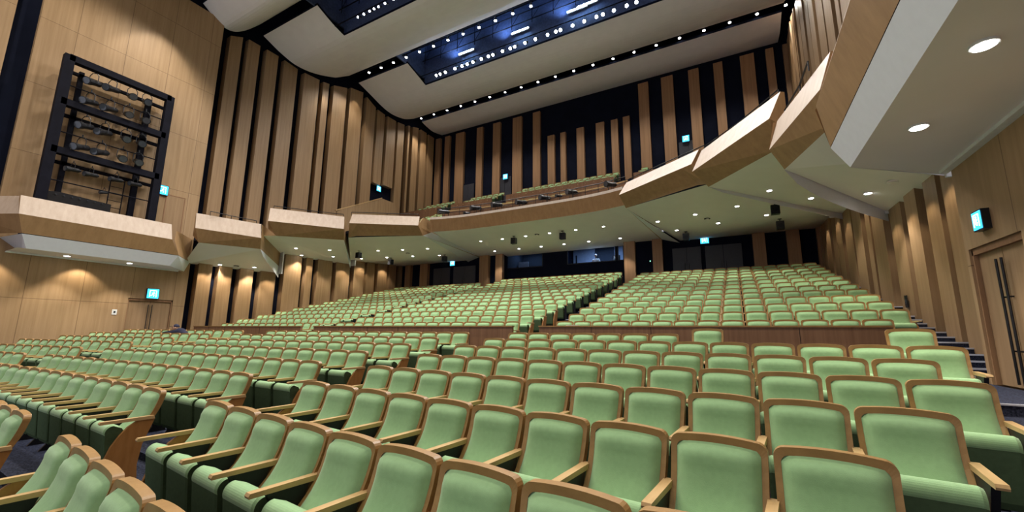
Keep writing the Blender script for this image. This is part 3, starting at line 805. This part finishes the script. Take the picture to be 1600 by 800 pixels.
for i, (a, b) in enumerate(SP2):
    q = at_y(a, b, 19.9)
    q.z = 18.98; lantern('catwalk_spotlight', (q.x, q.y, q.z), q+Vector((.1, -2.0, -1.9)), 'lit theatre lantern, %s from left along the long catwalk opening' % ORD[i], 'lanterns on the long catwalk', True, .9)
SP1 = [(562, 24), (571, 21.5), (580, 17.5), (587, 14), (594, 9), (604, 5), (617, 1)]
for i, (a, b) in enumerate(SP1):
    q = at_y(a, b, 12.9); q.z = at_y(580, 17.5, 12.9).z
    lantern('catwalk_spotlight', (q.x, q.y, q.z), q+Vector((.1, -2.0, -1.6)), 'lit theatre lantern, %s from left in the upper-left catwalk opening' % ORD[i], 'lanterns in the upper-left catwalk', True, .55)
for (y, z) in ((19.75, 20.1), (12.85, 18.9)):
    t = thing('catwalk_truss', 'steel lighting pipe and hangers inside the %s ceiling opening' % ('long' if y > 15 else 'upper-left'), 'truss', (XC, y, z))
    yl_, zl_ = (19.9, 19.33) if y > 15 else (12.9, at_y(580, 17.5, 12.9).z+.215)
    m = MB(); m.tube((-18.35, yl_, zl_), (-1.65, yl_, zl_), .03, STEEL, 8); obj('lantern_pipe', m, t)
    m = MB(); m.tube((-18.4, y+.25, z+.45), (-1.6, y+.25, z+.45), .03, STEEL, 8); m.tube((-18.4, y+.25, z+1.1), (-1.6, y+.25, z+1.1), .03, STEEL, 8); obj('rail_pipe', m, t)
    m = MB()
    x = -18.2
    while x < -1.7: m.tube((x, y+.25, z+.2), (x, y+.25, z+2.0), .022, STEEL, 6); m.tube((x, y+.25, z+.45), (x+.5, y+.25, z+1.1), .016, STEEL, 5); x += 1.4
    obj('hanger', m, t)
    m = MB(); m.box(-18.5, -1.5, y-.95, y-.80, z+.55, z+.75, STEEL); obj('service_beam', m, t)
for i, (a, b) in enumerate([(728, 80.5), (812, 47.5), (901, 13), (917, 5)]):
    q = at_y(a, b, 20.35); t = thing('fluorescent_lamp', 'blue-white fluorescent lamp, %s from left high inside the long catwalk opening' % ORD[i], 'lamp', q, 'catwalk work lights')
    m = MB(); m.box(q.x-.62, q.x+.62, q.y+.03, q.y+.12, q.z-.06, q.z+.06, WHITEP); obj('batten', m, t)
    m = MB(); m.tube((q.x-.58, q.y, q.z-.02), (q.x+.58, q.y, q.z-.02), .045, TUBE, 10); obj('tube', m, t)
for x in (-16, -12, -8, -4):
    spot('work_lamp', (x, 20.3, 20.2), (x, 19.0, 22.5), 260, 150, .5, (.35, .55, 1.0), .2)
    spot('work_lamp', (x, 12.9, 19.6), (x, 12.0, 22.5), 200, 150, .5, (.35, .55, 1.0), .2)
for x in (-17, -13.5, -10, -6.5, -3):
    spot('catwalk_lamp', (x, 19.3, 19.0), (x, 9.0, 0), FLOOD_W, 100, .5, COOL, .25)
    spot('catwalk_lamp', (x, 12.6, 18.0), (x, 4.5, 0), FLOOD_W*.8, 105, .5, COOL, .25)

# side lighting tower on the left wall
X1 = -22.6; tw = thing('lighting_tower', 'tall black steel lighting frame standing on the left side box', 'lighting frame', (X1, 6.1, 5.2))
y0, y1, z0, z1 = 4.42, 7.78, 5.2, 12.35
def bars(nm, lst, r=None):
    for b in lst:
        m = MB(); m.box(*b, STEEL); obj(nm, m, tw)
bars('post', [(X1-.14, X1+.14, y0-.14, y0+.16, z0, z1), (X1-.14, X1+.14, y1-.16, y1+.12, z0, z1), (X1-.55, X1-.38, y0+.45, y0+.6, z0, z1-.3), (X1-.55, X1-.38, y1-.7, y1-.5, z0, z1-.3)])
bars('cross_beam', [(X1-.14, X1+.14, y0, y1, z, z+.26) for z in (12.12, 10.27, 8.3)]+[(X1-.5, X1-.38, y0, y1, z-.02, z+.10) for z in (11.85, 10.0, 8.05)])
for z in (11.15, 9.2, 7.25):
    m = MB(); m.tube((X1, y0, z), (X1, y1, z), .024, STEEL, 8); obj('lighting_pipe', m, tw)
m = MB()
for yy in (6.35, 6.8): m.tube((X1-.3, yy, 5.3), (X1-.3, yy, 8.1), .022, STEEL, 6)
for k in range(9): m.tube((X1-.3, 6.35, 5.5+.3*k), (X1-.3, 6.8, 5.5+.3*k), .014, STEEL, 6)
obj('ladder', m, tw)
TL = [(146, 129, 2), (175, 139, 2), (206, 151, 2), (229, 160, 2), (140, 159, 1), (171, 170, 1), (200, 179, 1), (226, 188, 1), (133, 197, 2), (162, 207, 2), (196, 217, 2), (220, 224, 2),
      (126, 230, 1), (157, 238, 1), (190, 247, 1), (215, 253, 1), (113, 265, 2), (142, 273, 2), (181, 281, 2), (211, 288, 2)]
cellr = ['topmost', 'second', 'third', 'fourth', 'lowest']
for i, (a, b, k) in enumerate(TL):
    q = at_x(a, b, X1+.02); aim = q+Vector((1.5, -2.0, -.8) if i % 4 < 2 else (2.6, -.3, -1.0))
    if i >= 16: aim = q+Vector((.5, -1.5, -.25))
    lantern('tower_spotlight', q, aim, 'black theatre lantern, %s from left in the %s row of the lighting frame' % (ORD[i % 4], cellr[i//4]), 'lanterns on the side lighting frame', False, 1.35 if i < 16 else .95)
q = at_x(162, 301, X1); lantern('tower_spotlight', q, q+Vector((.3, -1, -.3)), 'small black box lantern hanging low in the lighting frame', 'lanterns on the side lighting frame', False, .6)
q = at_x(124, 312, X1-.2); t = thing('equipment_rack', 'low black equipment case on the side box beneath the lighting frame', 'equipment', q)
m = MB(); m.prism([(q.x-.2, q.y-.9, q.z-.3), (q.x-.2, q.y+.9, q.z-.3), (q.x-.2, q.y+.9, q.z+.02), (q.x-.2, q.y-.6, q.z+.1), (q.x-.2, q.y-.9, q.z+.06)], (.4, 0, 0), BLK); obj('case', m, t)
for k in range(7):
    m = MB(); m.tube((q.x+.2, q.y-.7+.22*k, q.z-.02), (q.x+.23, q.y-.7+.22*k, q.z-.02), .025, GLINT, 8); obj('knob', m, t)

# exit signs: green-blue lit boxes with a running figure
def exit_sign(p, nrm, label, wdt=.42, hgt=.42, thick=.07):
    t = thing('exit_sign', label, 'exit sign', p, 'lit exit signs')
    n = Vector(nrm).normalized(); u = Vector((0, 0, 1)).cross(n).normalized(); z = Vector((0, 0, 1)); P = Vector(p)
    def slab(m, a0, a1, b0, b1, c0, c1, mat):
        pts = [P+u*a+z*b+n*c0 for a, b in ((a0, b0), (a1, b0), (a1, b1), (a0, b1))]; m.prism(pts, n*(c1-c0), mat)
    m = MB(); slab(m, -wdt/2-.02, wdt/2+.02, -hgt/2-.02, hgt/2+.02, 0, thick, BLK); obj('housing', m, t)
    m = MB(); slab(m, -wdt/2, wdt/2, -hgt/2, hgt/2, thick, thick+.008, SIGNC); lp_ = obj('lit_panel', m, t)
    m = MB(); s = hgt/2
    # doorway and running figure
    slab(m, -.62*s, -.50*s, -.7*s, .7*s, thick+.008, thick+.014, SIGNW); slab(m, .50*s, .62*s, -.7*s, .7*s, thick+.008, thick+.014, SIGNW); slab(m, -.62*s, .62*s, .6*s, .72*s, thick+.008, thick+.014, SIGNW)
    c = P+n*(thick+.016)
    def L(a, b, r): m.tube(c+u*a[0]*s+z*a[1]*s, c+u*b[0]*s+z*b[1]*s, r*s, SIGNW, 6)
    L((.08, .34), (.14, .36), .12); L((.05, .2), (-.05, -.12), .1); L((-.05, -.12), (.2, -.3), .07); L((.2, -.3), (.12, -.6), .06); L((-.05, -.12), (-.22, -.38), .07); L((-.22, -.38), (-.42, -.36), .06)
    L((.05, .18), (.28, .02), .05); L((.05, .18), (-.2, .12), .05)
    obj('running_figure', m, lp_)
    return t
q = at_x(238, 459, XL); exit_sign((XL, q.y, q.z), (1, 0, 0), 'small lit exit sign above the timber door in the left wall')
q = at_x(253, 297, XL); exit_sign((XL, q.y, q.z), (1, 0, 0), 'lit exit sign beside the black lighting frame, above the side box')
q = at_x(1541, 346, 3.10); exit_sign((XR, 8.44, 3.33), (-1, 0, 0), 'large lit exit sign on the right wall over the timber door', .24, .26, .09)
q = at_x(596, 294, -23.7); exit_sign((-24.05, q.y, q.z), (1, 0, 0), 'lit exit sign in the dark doorway of the left wall above balcony', .4, .4)
for (a, b, Y, lb) in ((708, 411, YR-.02, 'lit exit sign over the dark doors left of the control room'), (1101, 375, YR-.02, 'lit exit sign over the dark doors right of the control room'),
                      (791, 277, 28.4, 'lit exit sign over a balcony door, left part of rear wall'), (1072, 218, 28.4, 'lit exit sign over a balcony door, right part of rear wall')):
    q = at_y(a, b, Y); exit_sign((q.x, q.y-.09 if Y > 27 else q.y-.02, q.z), (0, -1, 0), lb, .42, .42)
# thermostat, wall sockets
def plate(name, label, cat, p, n, wd, ht, mat, led=None):
    n = Vector(n); u = Vector((0, 0, 1)).cross(n); P = Vector(p); z = Vector((0, 0, 1)); t = thing(name, label, cat, p)
    m = MB(); m.prism([P+u*a+z*b for a, b in ((-wd/2, -ht/2), (wd/2, -ht/2), (wd/2, ht/2), (-wd/2, ht/2))], n*.02, mat); obj('cover', m, t)
    m = MB(); m.prism([P+u*a+z*b+n*.02 for a, b in ((-wd/5, -ht/5), (wd/5, -ht/5), (wd/5, ht/5), (-wd/5, ht/5))], n*.006, led or GLINT); obj('button', m, t)
q = at_x(178.5, 487.5, XL); plate('wall_switch', 'small white switch plate on timber wall left of the door', 'switch', q, (1, 0, 0), .16, .22, WHITEP)
q = at_x(1417, 471, 3.7); plate('wall_box', 'small dark box fixed low on the timber wall beside the stairs', 'wall box', q, (-1, 0, 0), .16, .30, BLK)
q = at_y(1016, 408, YR); plate('door_control', 'tiny green indicator on the dark wall between two timber posts', 'indicator', q, (0, -1, 0), .1, .14, BLK, GREENLED)
q = at_y(760, 427, YR); plate('door_control', 'tiny pale switch on the dark rear wall left of control room', 'indicator', q, (0, -1, 0), .08, .16, WHITEP)
# speakers hung under the balcony
SPK = [(803, 373, 'left of two hanging near the front edge of the centre soffit'), (879, 365, 'right of two hanging near the front edge of the centre soffit'), (561, 396, 'hanging under the left inner bay of the balcony'),
       (611, 407, 'in the rear corner left of a dark screen wall'), (695, 402, 'beside the exit sign left of the control room'), (1071.5, 366, 'beside the exit sign right of the control room'),
       (1218, 346, 'at the rear edge of the right soffit above striped wall'), (1210, 320.5, 'tilted and alone in the middle of the right soffit')]
for i, (a, b, lb) in enumerate(SPK):
    q = hit_px(a, b-4, ('ceiling',)) or at_z(a, b, 6.9)
    t = thing('hanging_speaker', 'small black speaker '+lb, 'speaker', q, 'speakers under the balcony'); zz = q.z-.12
    m = MB(); m.tube((q.x, q.y, zz), (q.x, q.y, q.z), .02, BLK, 8); m.box(q.x-.07, q.x+.07, q.y-.07, q.y+.07, q.z-.02, q.z, BLK); obj('bracket', m, t)
    m = MB(); sx = .15
    m.prism([(q.x-sx, q.y-.14, zz-.36), (q.x+sx, q.y-.14, zz-.36), (q.x+sx, q.y+.12, zz-.36), (q.x-sx, q.y+.12, zz-.36)], (0, 0, .36), BLK); obj('cabinet', m, t)
    m = MB(); m.tube((q.x, q.y-.14, zz-.2), (q.x, q.y-.15, zz-.2), .1, BLACKM, 14); obj('grille', m, t)
for i, (a, b, lb) in enumerate([(839, 366.4, 'centre soffit'), (1397, 283.5, 'right soffit near the side wall'), (637, 395.5, 'left inner bay'), (369, 415.5, 'left short bay'), (1105, 341.5, 'right inner bay')]):
    q = hit_px(a, b, ('ceiling',)) or at_z(a, b, 6.9)
    t = thing('air_vent', 'flat round grey vent in the plaster of the %s' % lb, 'vent', q, 'soffit vents')
    m = MB(); m.tube((q.x, q.y, q.z-.02), (q.x, q.y, q.z+.01), .13, STEEL if i != 1 else SOFF, 18); obj('cover', m, t)
    m = MB(); m.tube((q.x, q.y, q.z-.03), (q.x, q.y, q.z-.021), .08, SOFF, 14); obj('grille', m, t)

# lanterns on the balcony rail
BL = [(693, 331, 0), (743, 325, 0), (776, 320, 0), (814, 316, 0), (851, 309, 0), (893, 300, 0), (954, 288, 0), (729, 333, 1), (873, 306, 1)]
for i, (a, b, k) in enumerate(BL):
    q = at_y(a, b, 19.5 if 700 < a < 940 else 18.9)
    lantern('balcony_spotlight', q, q+Vector((-.9, -1.6, -.25)), ('black theatre lantern, %s from left clamped along the balcony edge' % ORD[[693, 743, 776, 814, 851, 893, 954].index(a)]) if k == 0 else ('small black lamp head on the balcony ledge, %s of two' % ('left' if a < 800 else 'right')),
            'lanterns along the balcony edge', False, 1.35 if k == 0 else .8, False)
# balcony guard rail behind the lanterns
t = thing('guard_rail', 'dark metal guard rail along the balcony front behind the lanterns', 'railing', (XC, 20.4, 8.3))
m = MB(); R_ = [(x, y+.35, 9.05) for x, y in CF]; m.path(R_, .022, BLACKM, 6); R2 = [(x, y+.35, 8.75) for x, y in CF]; m.path(R2, .012, BLACKM, 6); obj('rail', m, t)
for x, y in CF[::1]:
    m = MB(); m.tube((x, y+.35, 7.7), (x, y+.35, 9.05), .016, BLACKM, 6); obj('post', m, t)
for side, nm in ((-1, 'left'), (1, 'right')):
    f = (lambda w_: XC+w_) if side > 0 else (lambda w_: XC-w_)
    for (pts, z, lb) in (([(11.6, 9.6), (11.55, 10.5), (11.35, 11.6)], 7.03, 'short bay'), ([(11.35, 12.4), (10.4, 13.9), (9.35, 15.2)], 8.05, 'second bay'), ([(9.3, 15.7), (7.6, 16.8), (6.1, 17.8)], 8.3, 'inner bay')):
        t = thing('guard_rail', 'thin dark guard rail on top of the %s %s parapet' % (nm, lb), 'railing', (f(pts[0][0]), pts[0][1], z), 'parapet guard rails')
        m = MB(); m.path([(f(a)+.0, b, z+.16) for a, b in pts], .02, BLACKM, 6); obj('rail', m, t)
        for a, b in pts:
            m = MB(); m.tube((f(a), b, z-.05), (f(a), b, z+.16), .014, BLACKM, 6); obj('post', m, t)

# control room behind its windows
m = MB(); m.box(-14.5, -5.7, 28.0, 28.1, 4.6, 7.8, ROOMD); m.box(-10.3, -8.7, 27.9, 28.0, 5.0, 7.6, ROOMW); m.box(-7.3, -6.6, 27.9, 28.0, 5.0, 7.6, ROOMW); m.box(-6.5, -5.8, 27.0, 27.1, 5.0, 7.6, ROOMW); m.box(-14.3, -13.5, 27.0, 27.1, 5.0, 6.9, ROOMW); m.box(-12.0, -11.4, 27.0, 27.1, 6.6, 7.3, ROOMW); m.box(-14.5, -5.7, 25.5, 28, 4.9, 5.0, CARPET); m.box(-14.5, -5.7, 25.5, 28, 7.7, 7.8, ROOMD)
m.box(-14.55, -14.45, 25.5, 28, 5, 7.7, ROOMD); m.box(-5.75, -5.65, 25.5, 28, 5, 7.7, ROOMD); m.box(-10.6, -10.4, 25.5, 28, 5, 7.7, DARKW)
struct('wall_control_room', m)
for i, (a, b) in enumerate(((-14.5, -11.55), (-9.75, -6.55), (-6.4, -6.05))):
    m = MB()
    for bb in ((a-.03, a+.03, 25.26, 25.34, 6.15, 7.15), (b-.03, b+.03, 25.26, 25.34, 6.15, 7.15), (a, b, 25.26, 25.34, 6.14, 6.19), (a, b, 25.26, 25.34, 7.10, 7.15)): m.box(*bb, BLACKM)
    wdw = struct('window_%d' % (i+1), m); m = MB(); m.box(a, b, 25.37, 25.38, 6.18, 7.12, GLASS); obj('pane', m, wdw)
l = bpy.data.lights.new('control_room_lamp', 'AREA'); l.energy = 90; l.color = (.45, .65, 1.0); l.size = 1.2; l.size_y = .3; l.shape = 'RECTANGLE'
lo_ = bpy.data.objects.new('control_room_lamp', l); COL.objects.link(lo_); lo_.location = (-7.9, 26.1, 7.62)
l2 = l.copy(); l2.energy = 14; lo2 = bpy.data.objects.new('control_room_lamp', l2); COL.objects.link(lo2); lo2.location = (-13.4, 27.0, 7.65)
t = thing('mixing_desk', 'dark equipment desk inside the control room behind the operator', 'desk', (-7.2, 26.5, 5.9))
m = MB(); m.box(-9.5, -6.0, 26.2, 26.7, 5.0, 6.02, BLK); obj('desk_body', m, t); m = MB(); m.box(-7.1, -6.6, 26.6, 26.66, 6.05, 6.75, BLK); m.box(-7.04, -6.66, 26.59, 26.6, 6.1, 6.7, GLINT); obj('monitor', m, t)
m = MB(); m.box(-9.55, -9.45, 26.3, 26.36, 6.1, 6.9, BLK); obj('monitor', m, t)
t = thing('paper_sheet', 'white papers lying on top of the cross wall by the aisle', 'paper', at_y(895, 505, 9.93))
q = at_y(895, 505, 9.93); m = MB(); m.box(q.x-.16, q.x+.16, 9.86, 9.98, 1.837, 1.845, WHITEP); obj('sheet', m, t)

# ================================================================== PEOPLE
def skin_body(name, joints, edges, mat, parent, sub=2):
    me = bpy.data.meshes.new(name); base = Vector(parent.location)
    me.from_pydata([tuple(Vector(j[0])-base) for j in joints], edges, []); me.materials.append(mat)
    o = bpy.data.objects.new(name, me); COL.objects.link(o); o.parent = parent
    sk = o.modifiers.new('skin', 'SKIN'); sk.use_smooth_shade = True
    if not me.skin_vertices: me.attributes.new if False else None
    for i, j in enumerate(joints):
        r = j[1]; r = (r, r) if not isinstance(r, tuple) else r
        me.skin_vertices[0].data[i].radius = r; me.skin_vertices[0].data[i].use_root = (i == 0)
    sb = o.modifiers.new('sub', 'SUBSURF'); sb.levels = sub; sb.render_levels = sub
    return o
def ellipsoid(c, r, mat, n=16, k=10, zmin=-1, shape=None):
    m = MB(); P = []
    for j in range(k+1):
        th = PI*j/k
        for i in range(n):
            a = 2*PI*i/n; v = Vector((math.sin(th)*math.cos(a), math.sin(th)*math.sin(a), math.cos(th)))
            if shape: v = shape(v)
            P.append((c[0]+r[0]*v.x, c[1]+r[1]*v.y, c[2]+r[2]*max(v.z, zmin)))
    m.faces(P, [(j*n+i, j*n+(i+1) % n, (j+1)*n+(i+1) % n, (j+1)*n+i) for j in range(k) for i in range(n)], mat)
    return m
SKIN = plain('skin', (.50, .30, .21), .6, var=.04); SHIRT = plain('white_shirt', (.80, .82, .86), .85); NAVY = plain('navy_jacket', (.012, .014, .035), .9, bump=.3, bscale=60)
HAIRG = plain('pale_hair', (.78, .78, .80), .8, var=.1, scale=60); HAIRD = plain('dark_cap', (.015, .016, .04), .8)
def head(parent, c, yaw, hairmat, cap=False, hs=1.0):
    """head with brow, nose, chin, ears and hair; faces the direction yaw"""
    R = Matrix.Translation(c) @ Matrix.Rotation(yaw, 4, 'Z')
    def shp(v):
        v = v.copy()
        if v.z < 0: v.x *= 1-.28*v.z*v.z; v.y *= 1-.12*v.z*v.z
        if v.y < -.2 and abs(v.x) < .25: v.y *= 1.0+.05*(1-abs(v.z))
        if v.y < -.4 and abs(v.z-.12) < .12 and .15 < abs(v.x) < .6: v.y *= .90
        return v
    m = MB(); m.merge(ellipsoid((0, 0, 0), (.078*hs, .098*hs, .118*hs), SKIN, 24, 18, shape=shp), R)
    e = MB(); e.merge(m)
    n = MB(); n.faces([(0, -.118*hs, -.018*hs), (-.014*hs, -.092*hs, -.03*hs), (.014*hs, -.092*hs, -.03*hs), (0, -.09*hs, .022*hs)], [(0, 1, 3), (0, 3, 2), (0, 2, 1)], SKIN); e.merge(n, R)
    for sx in (-1, 1):
        e.merge(ellipsoid((sx*.080*hs, .005, -.005), (.012*hs, .02*hs, .03*hs), SKIN, 8, 6), R)
        e.merge(ellipsoid((sx*.03*hs, -.089*hs, .012*hs), (.011*hs, .006*hs, .006*hs), BLK, 8, 6), R)
    mo = MB(); mo.box(-.022*hs, .022*hs, -.0955*hs, -.09*hs, -.058*hs, -.052*hs, LOW); e.merge(mo, R)
    hd_ = obj('head', e, parent, True)
    h = MB(); h.merge(ellipsoid((0, .014*hs, .022*hs), (.086*hs, .100*hs, .108*hs), hairmat, 20, 12, -.10 if not cap else -.02), R)
    if cap:
        b = MB(); b.prism([(-.07, -.085, .045), (.07, -.085, .045), (.05, -.165, .03), (-.05, -.165, .03)], (0, 0, .012), hairmat); h.merge(b, R)
    obj('cap' if cap else 'hair', h, hd_, True)
def hand(parent, wrist, d, palm_n, s=1.0):
    W = Vector(wrist); d = Vector(d).normalized(); n = Vector(palm_n).normalized(); u = d.cross(n).normalized(); m = MB()
    pts = [(W+u*a*s+n*b*s) for a, b in ((-.03, -.012), (.03, -.012), (.03, .012), (-.03, .012))]; m.prism(pts, d*.085*s, SKIN)
    for i, (off, ln) in enumerate(((-.030, .065), (-.010, .078), (.010, .072), (.029, .056))):
        a = W+d*.083*s+u*off*s; k = a+d*ln*.5*s-n*.008*s; e = k+d*ln*.45*s-n*.022*s; m.tube(a, k, .0088*s, SKIN, 8, .008*s); m.tube(k, e, .008*s, SKIN, 8, .0065*s)
    a = W+d*.02*s-u*.028*s; k = a+(d*.6-u*.8)*.035*s; e = k+(d*.9-u*.3)*.03*s; m.tube(a, k, .0105*s, SKIN, 8, .0095*s); m.tube(k, e, .0095*s, SKIN, 8, .007*s)
    obj('hand', m, parent, True)
# operator in the control room
q = at_y(931, 409, 25.9); bx_, by_ = q.x, 25.95
t = thing('person', 'person in a white shirt with pale hair standing behind the control room window', 'person', (bx_, by_, 5.00))
J = [((bx_, by_, 6.05), (.15, .11)), ((bx_, by_, 6.25), (.17, .12)), ((bx_, by_, 6.42), (.18, .11)), ((bx_, by_, 6.52), (.06, .06)), ((bx_-.19, by_, 6.44), .07), ((bx_-.27, by_-.04, 6.20), .052), ((bx_-.20, by_-.24, 6.10), .042),
     ((bx_+.19, by_, 6.44), .07), ((bx_+.27, by_-.04, 6.20), .052), ((bx_+.20, by_-.24, 6.10), .042), ((bx_-.1, by_, 5.90), (.10, .10)), ((bx_-.1, by_, 5.40), .07), ((bx_-.1, by_, 5.06), .05), ((bx_+.1, by_, 5.90), (.10, .10)), ((bx_+.1, by_, 5.40), .07), ((bx_+.1, by_, 5.06), .05)]
skin_body('body', J, [(0, 1), (1, 2), (2, 3), (2, 4), (4, 5), (5, 6), (2, 7), (7, 8), (8, 9), (0, 10), (10, 11), (11, 12), (0, 13), (13, 14), (14, 15)], SHIRT, t)
head(t, (bx_, by_-.02, 6.70), 0, HAIRG); m = MB(); m.tube((bx_, by_, 6.52), (bx_, by_-.01, 6.62), .045, SKIN, 12); obj('neck', m, t, True)
for sx in (-1, 1): hand(t, (bx_+sx*.20, by_-.26, 6.09), (-sx*.2, -1, 0), (0, 0, 1))
# bending person in the front stalls
Yp = 7.42; qh = at_y(281, 512, Yp); qb = at_y(285, 521.5, Yp); ql = at_y(249, 522, Yp)
t = thing('person', 'person in a navy jacket and cap bending over the seats with one arm stretched out', 'person', (qh.x, Yp, .70))
hx = qh.x; zb = qb.z+.04
J = [((hx+.42, Yp+.10, zb-.06), (.15, .15)), ((hx+.20, Yp+.05, zb+.0), (.15, .15)), ((hx-.02, Yp-.02, zb+.03), (.15, .17)), ((hx+.0, Yp-.10, zb+.13), (.06, .06)),
     ((hx-.15, Yp-.12, zb+.02), .075), ((hx-.44, Yp-.18, zb-.0), .058), ((hx-.72, Yp-.22, zb-.04), .045),
     ((hx-.05, Yp-.22, zb-.02), .07), ((hx-.28, Yp-.36, zb-.14), .055), ((hx-.45, Yp-.36, zb-.10), .042),
     ((hx+.48, Yp+.02, zb-.35), (.11, .11)), ((hx+.42, Yp+.0, 1.05), .075), ((hx+.5, Yp+.05, .76), .055), ((hx+.50, Yp+.18, zb-.35), (.11, .11)), ((hx+.46, Yp+.2, 1.05), .075), ((hx+.54, Yp+.2, .76), .055)]
skin_body('body', J, [(0, 1), (1, 2), (2, 3), (2, 4), (4, 5), (5, 6), (2, 7), (7, 8), (8, 9), (0, 10), (10, 11), (11, 12), (0, 13), (13, 14), (14, 15)], NAVY, t)
head(t, (hx-.02, Yp-.12, qh.z-.0), -.5, HAIRD, True); hand(t, (hx-.73, Yp-.22, zb-.04), (-1, -.1, -.1), (0, 0, 1)); hand(t, (hx-.46, Yp-.36, zb-.10), (-1, 0, .1), (0, 0, 1))
for k, yy in enumerate((Yp+.05, Yp+.2)):
    m = MB(); m.prism([(hx+.48, yy-.05, .70), (hx+.48, yy+.05, .70), (hx+.58, yy+.05, .70), (hx+.58, yy-.05, .70)], (0, 0, .09), BLK); m.prism([(hx+.32, yy-.045, .70), (hx+.32, yy+.045, .70), (hx+.5, yy+.05, .70), (hx+.5, yy-.05, .70)], (0, 0, .06), BLK); obj('shoe', m, t)
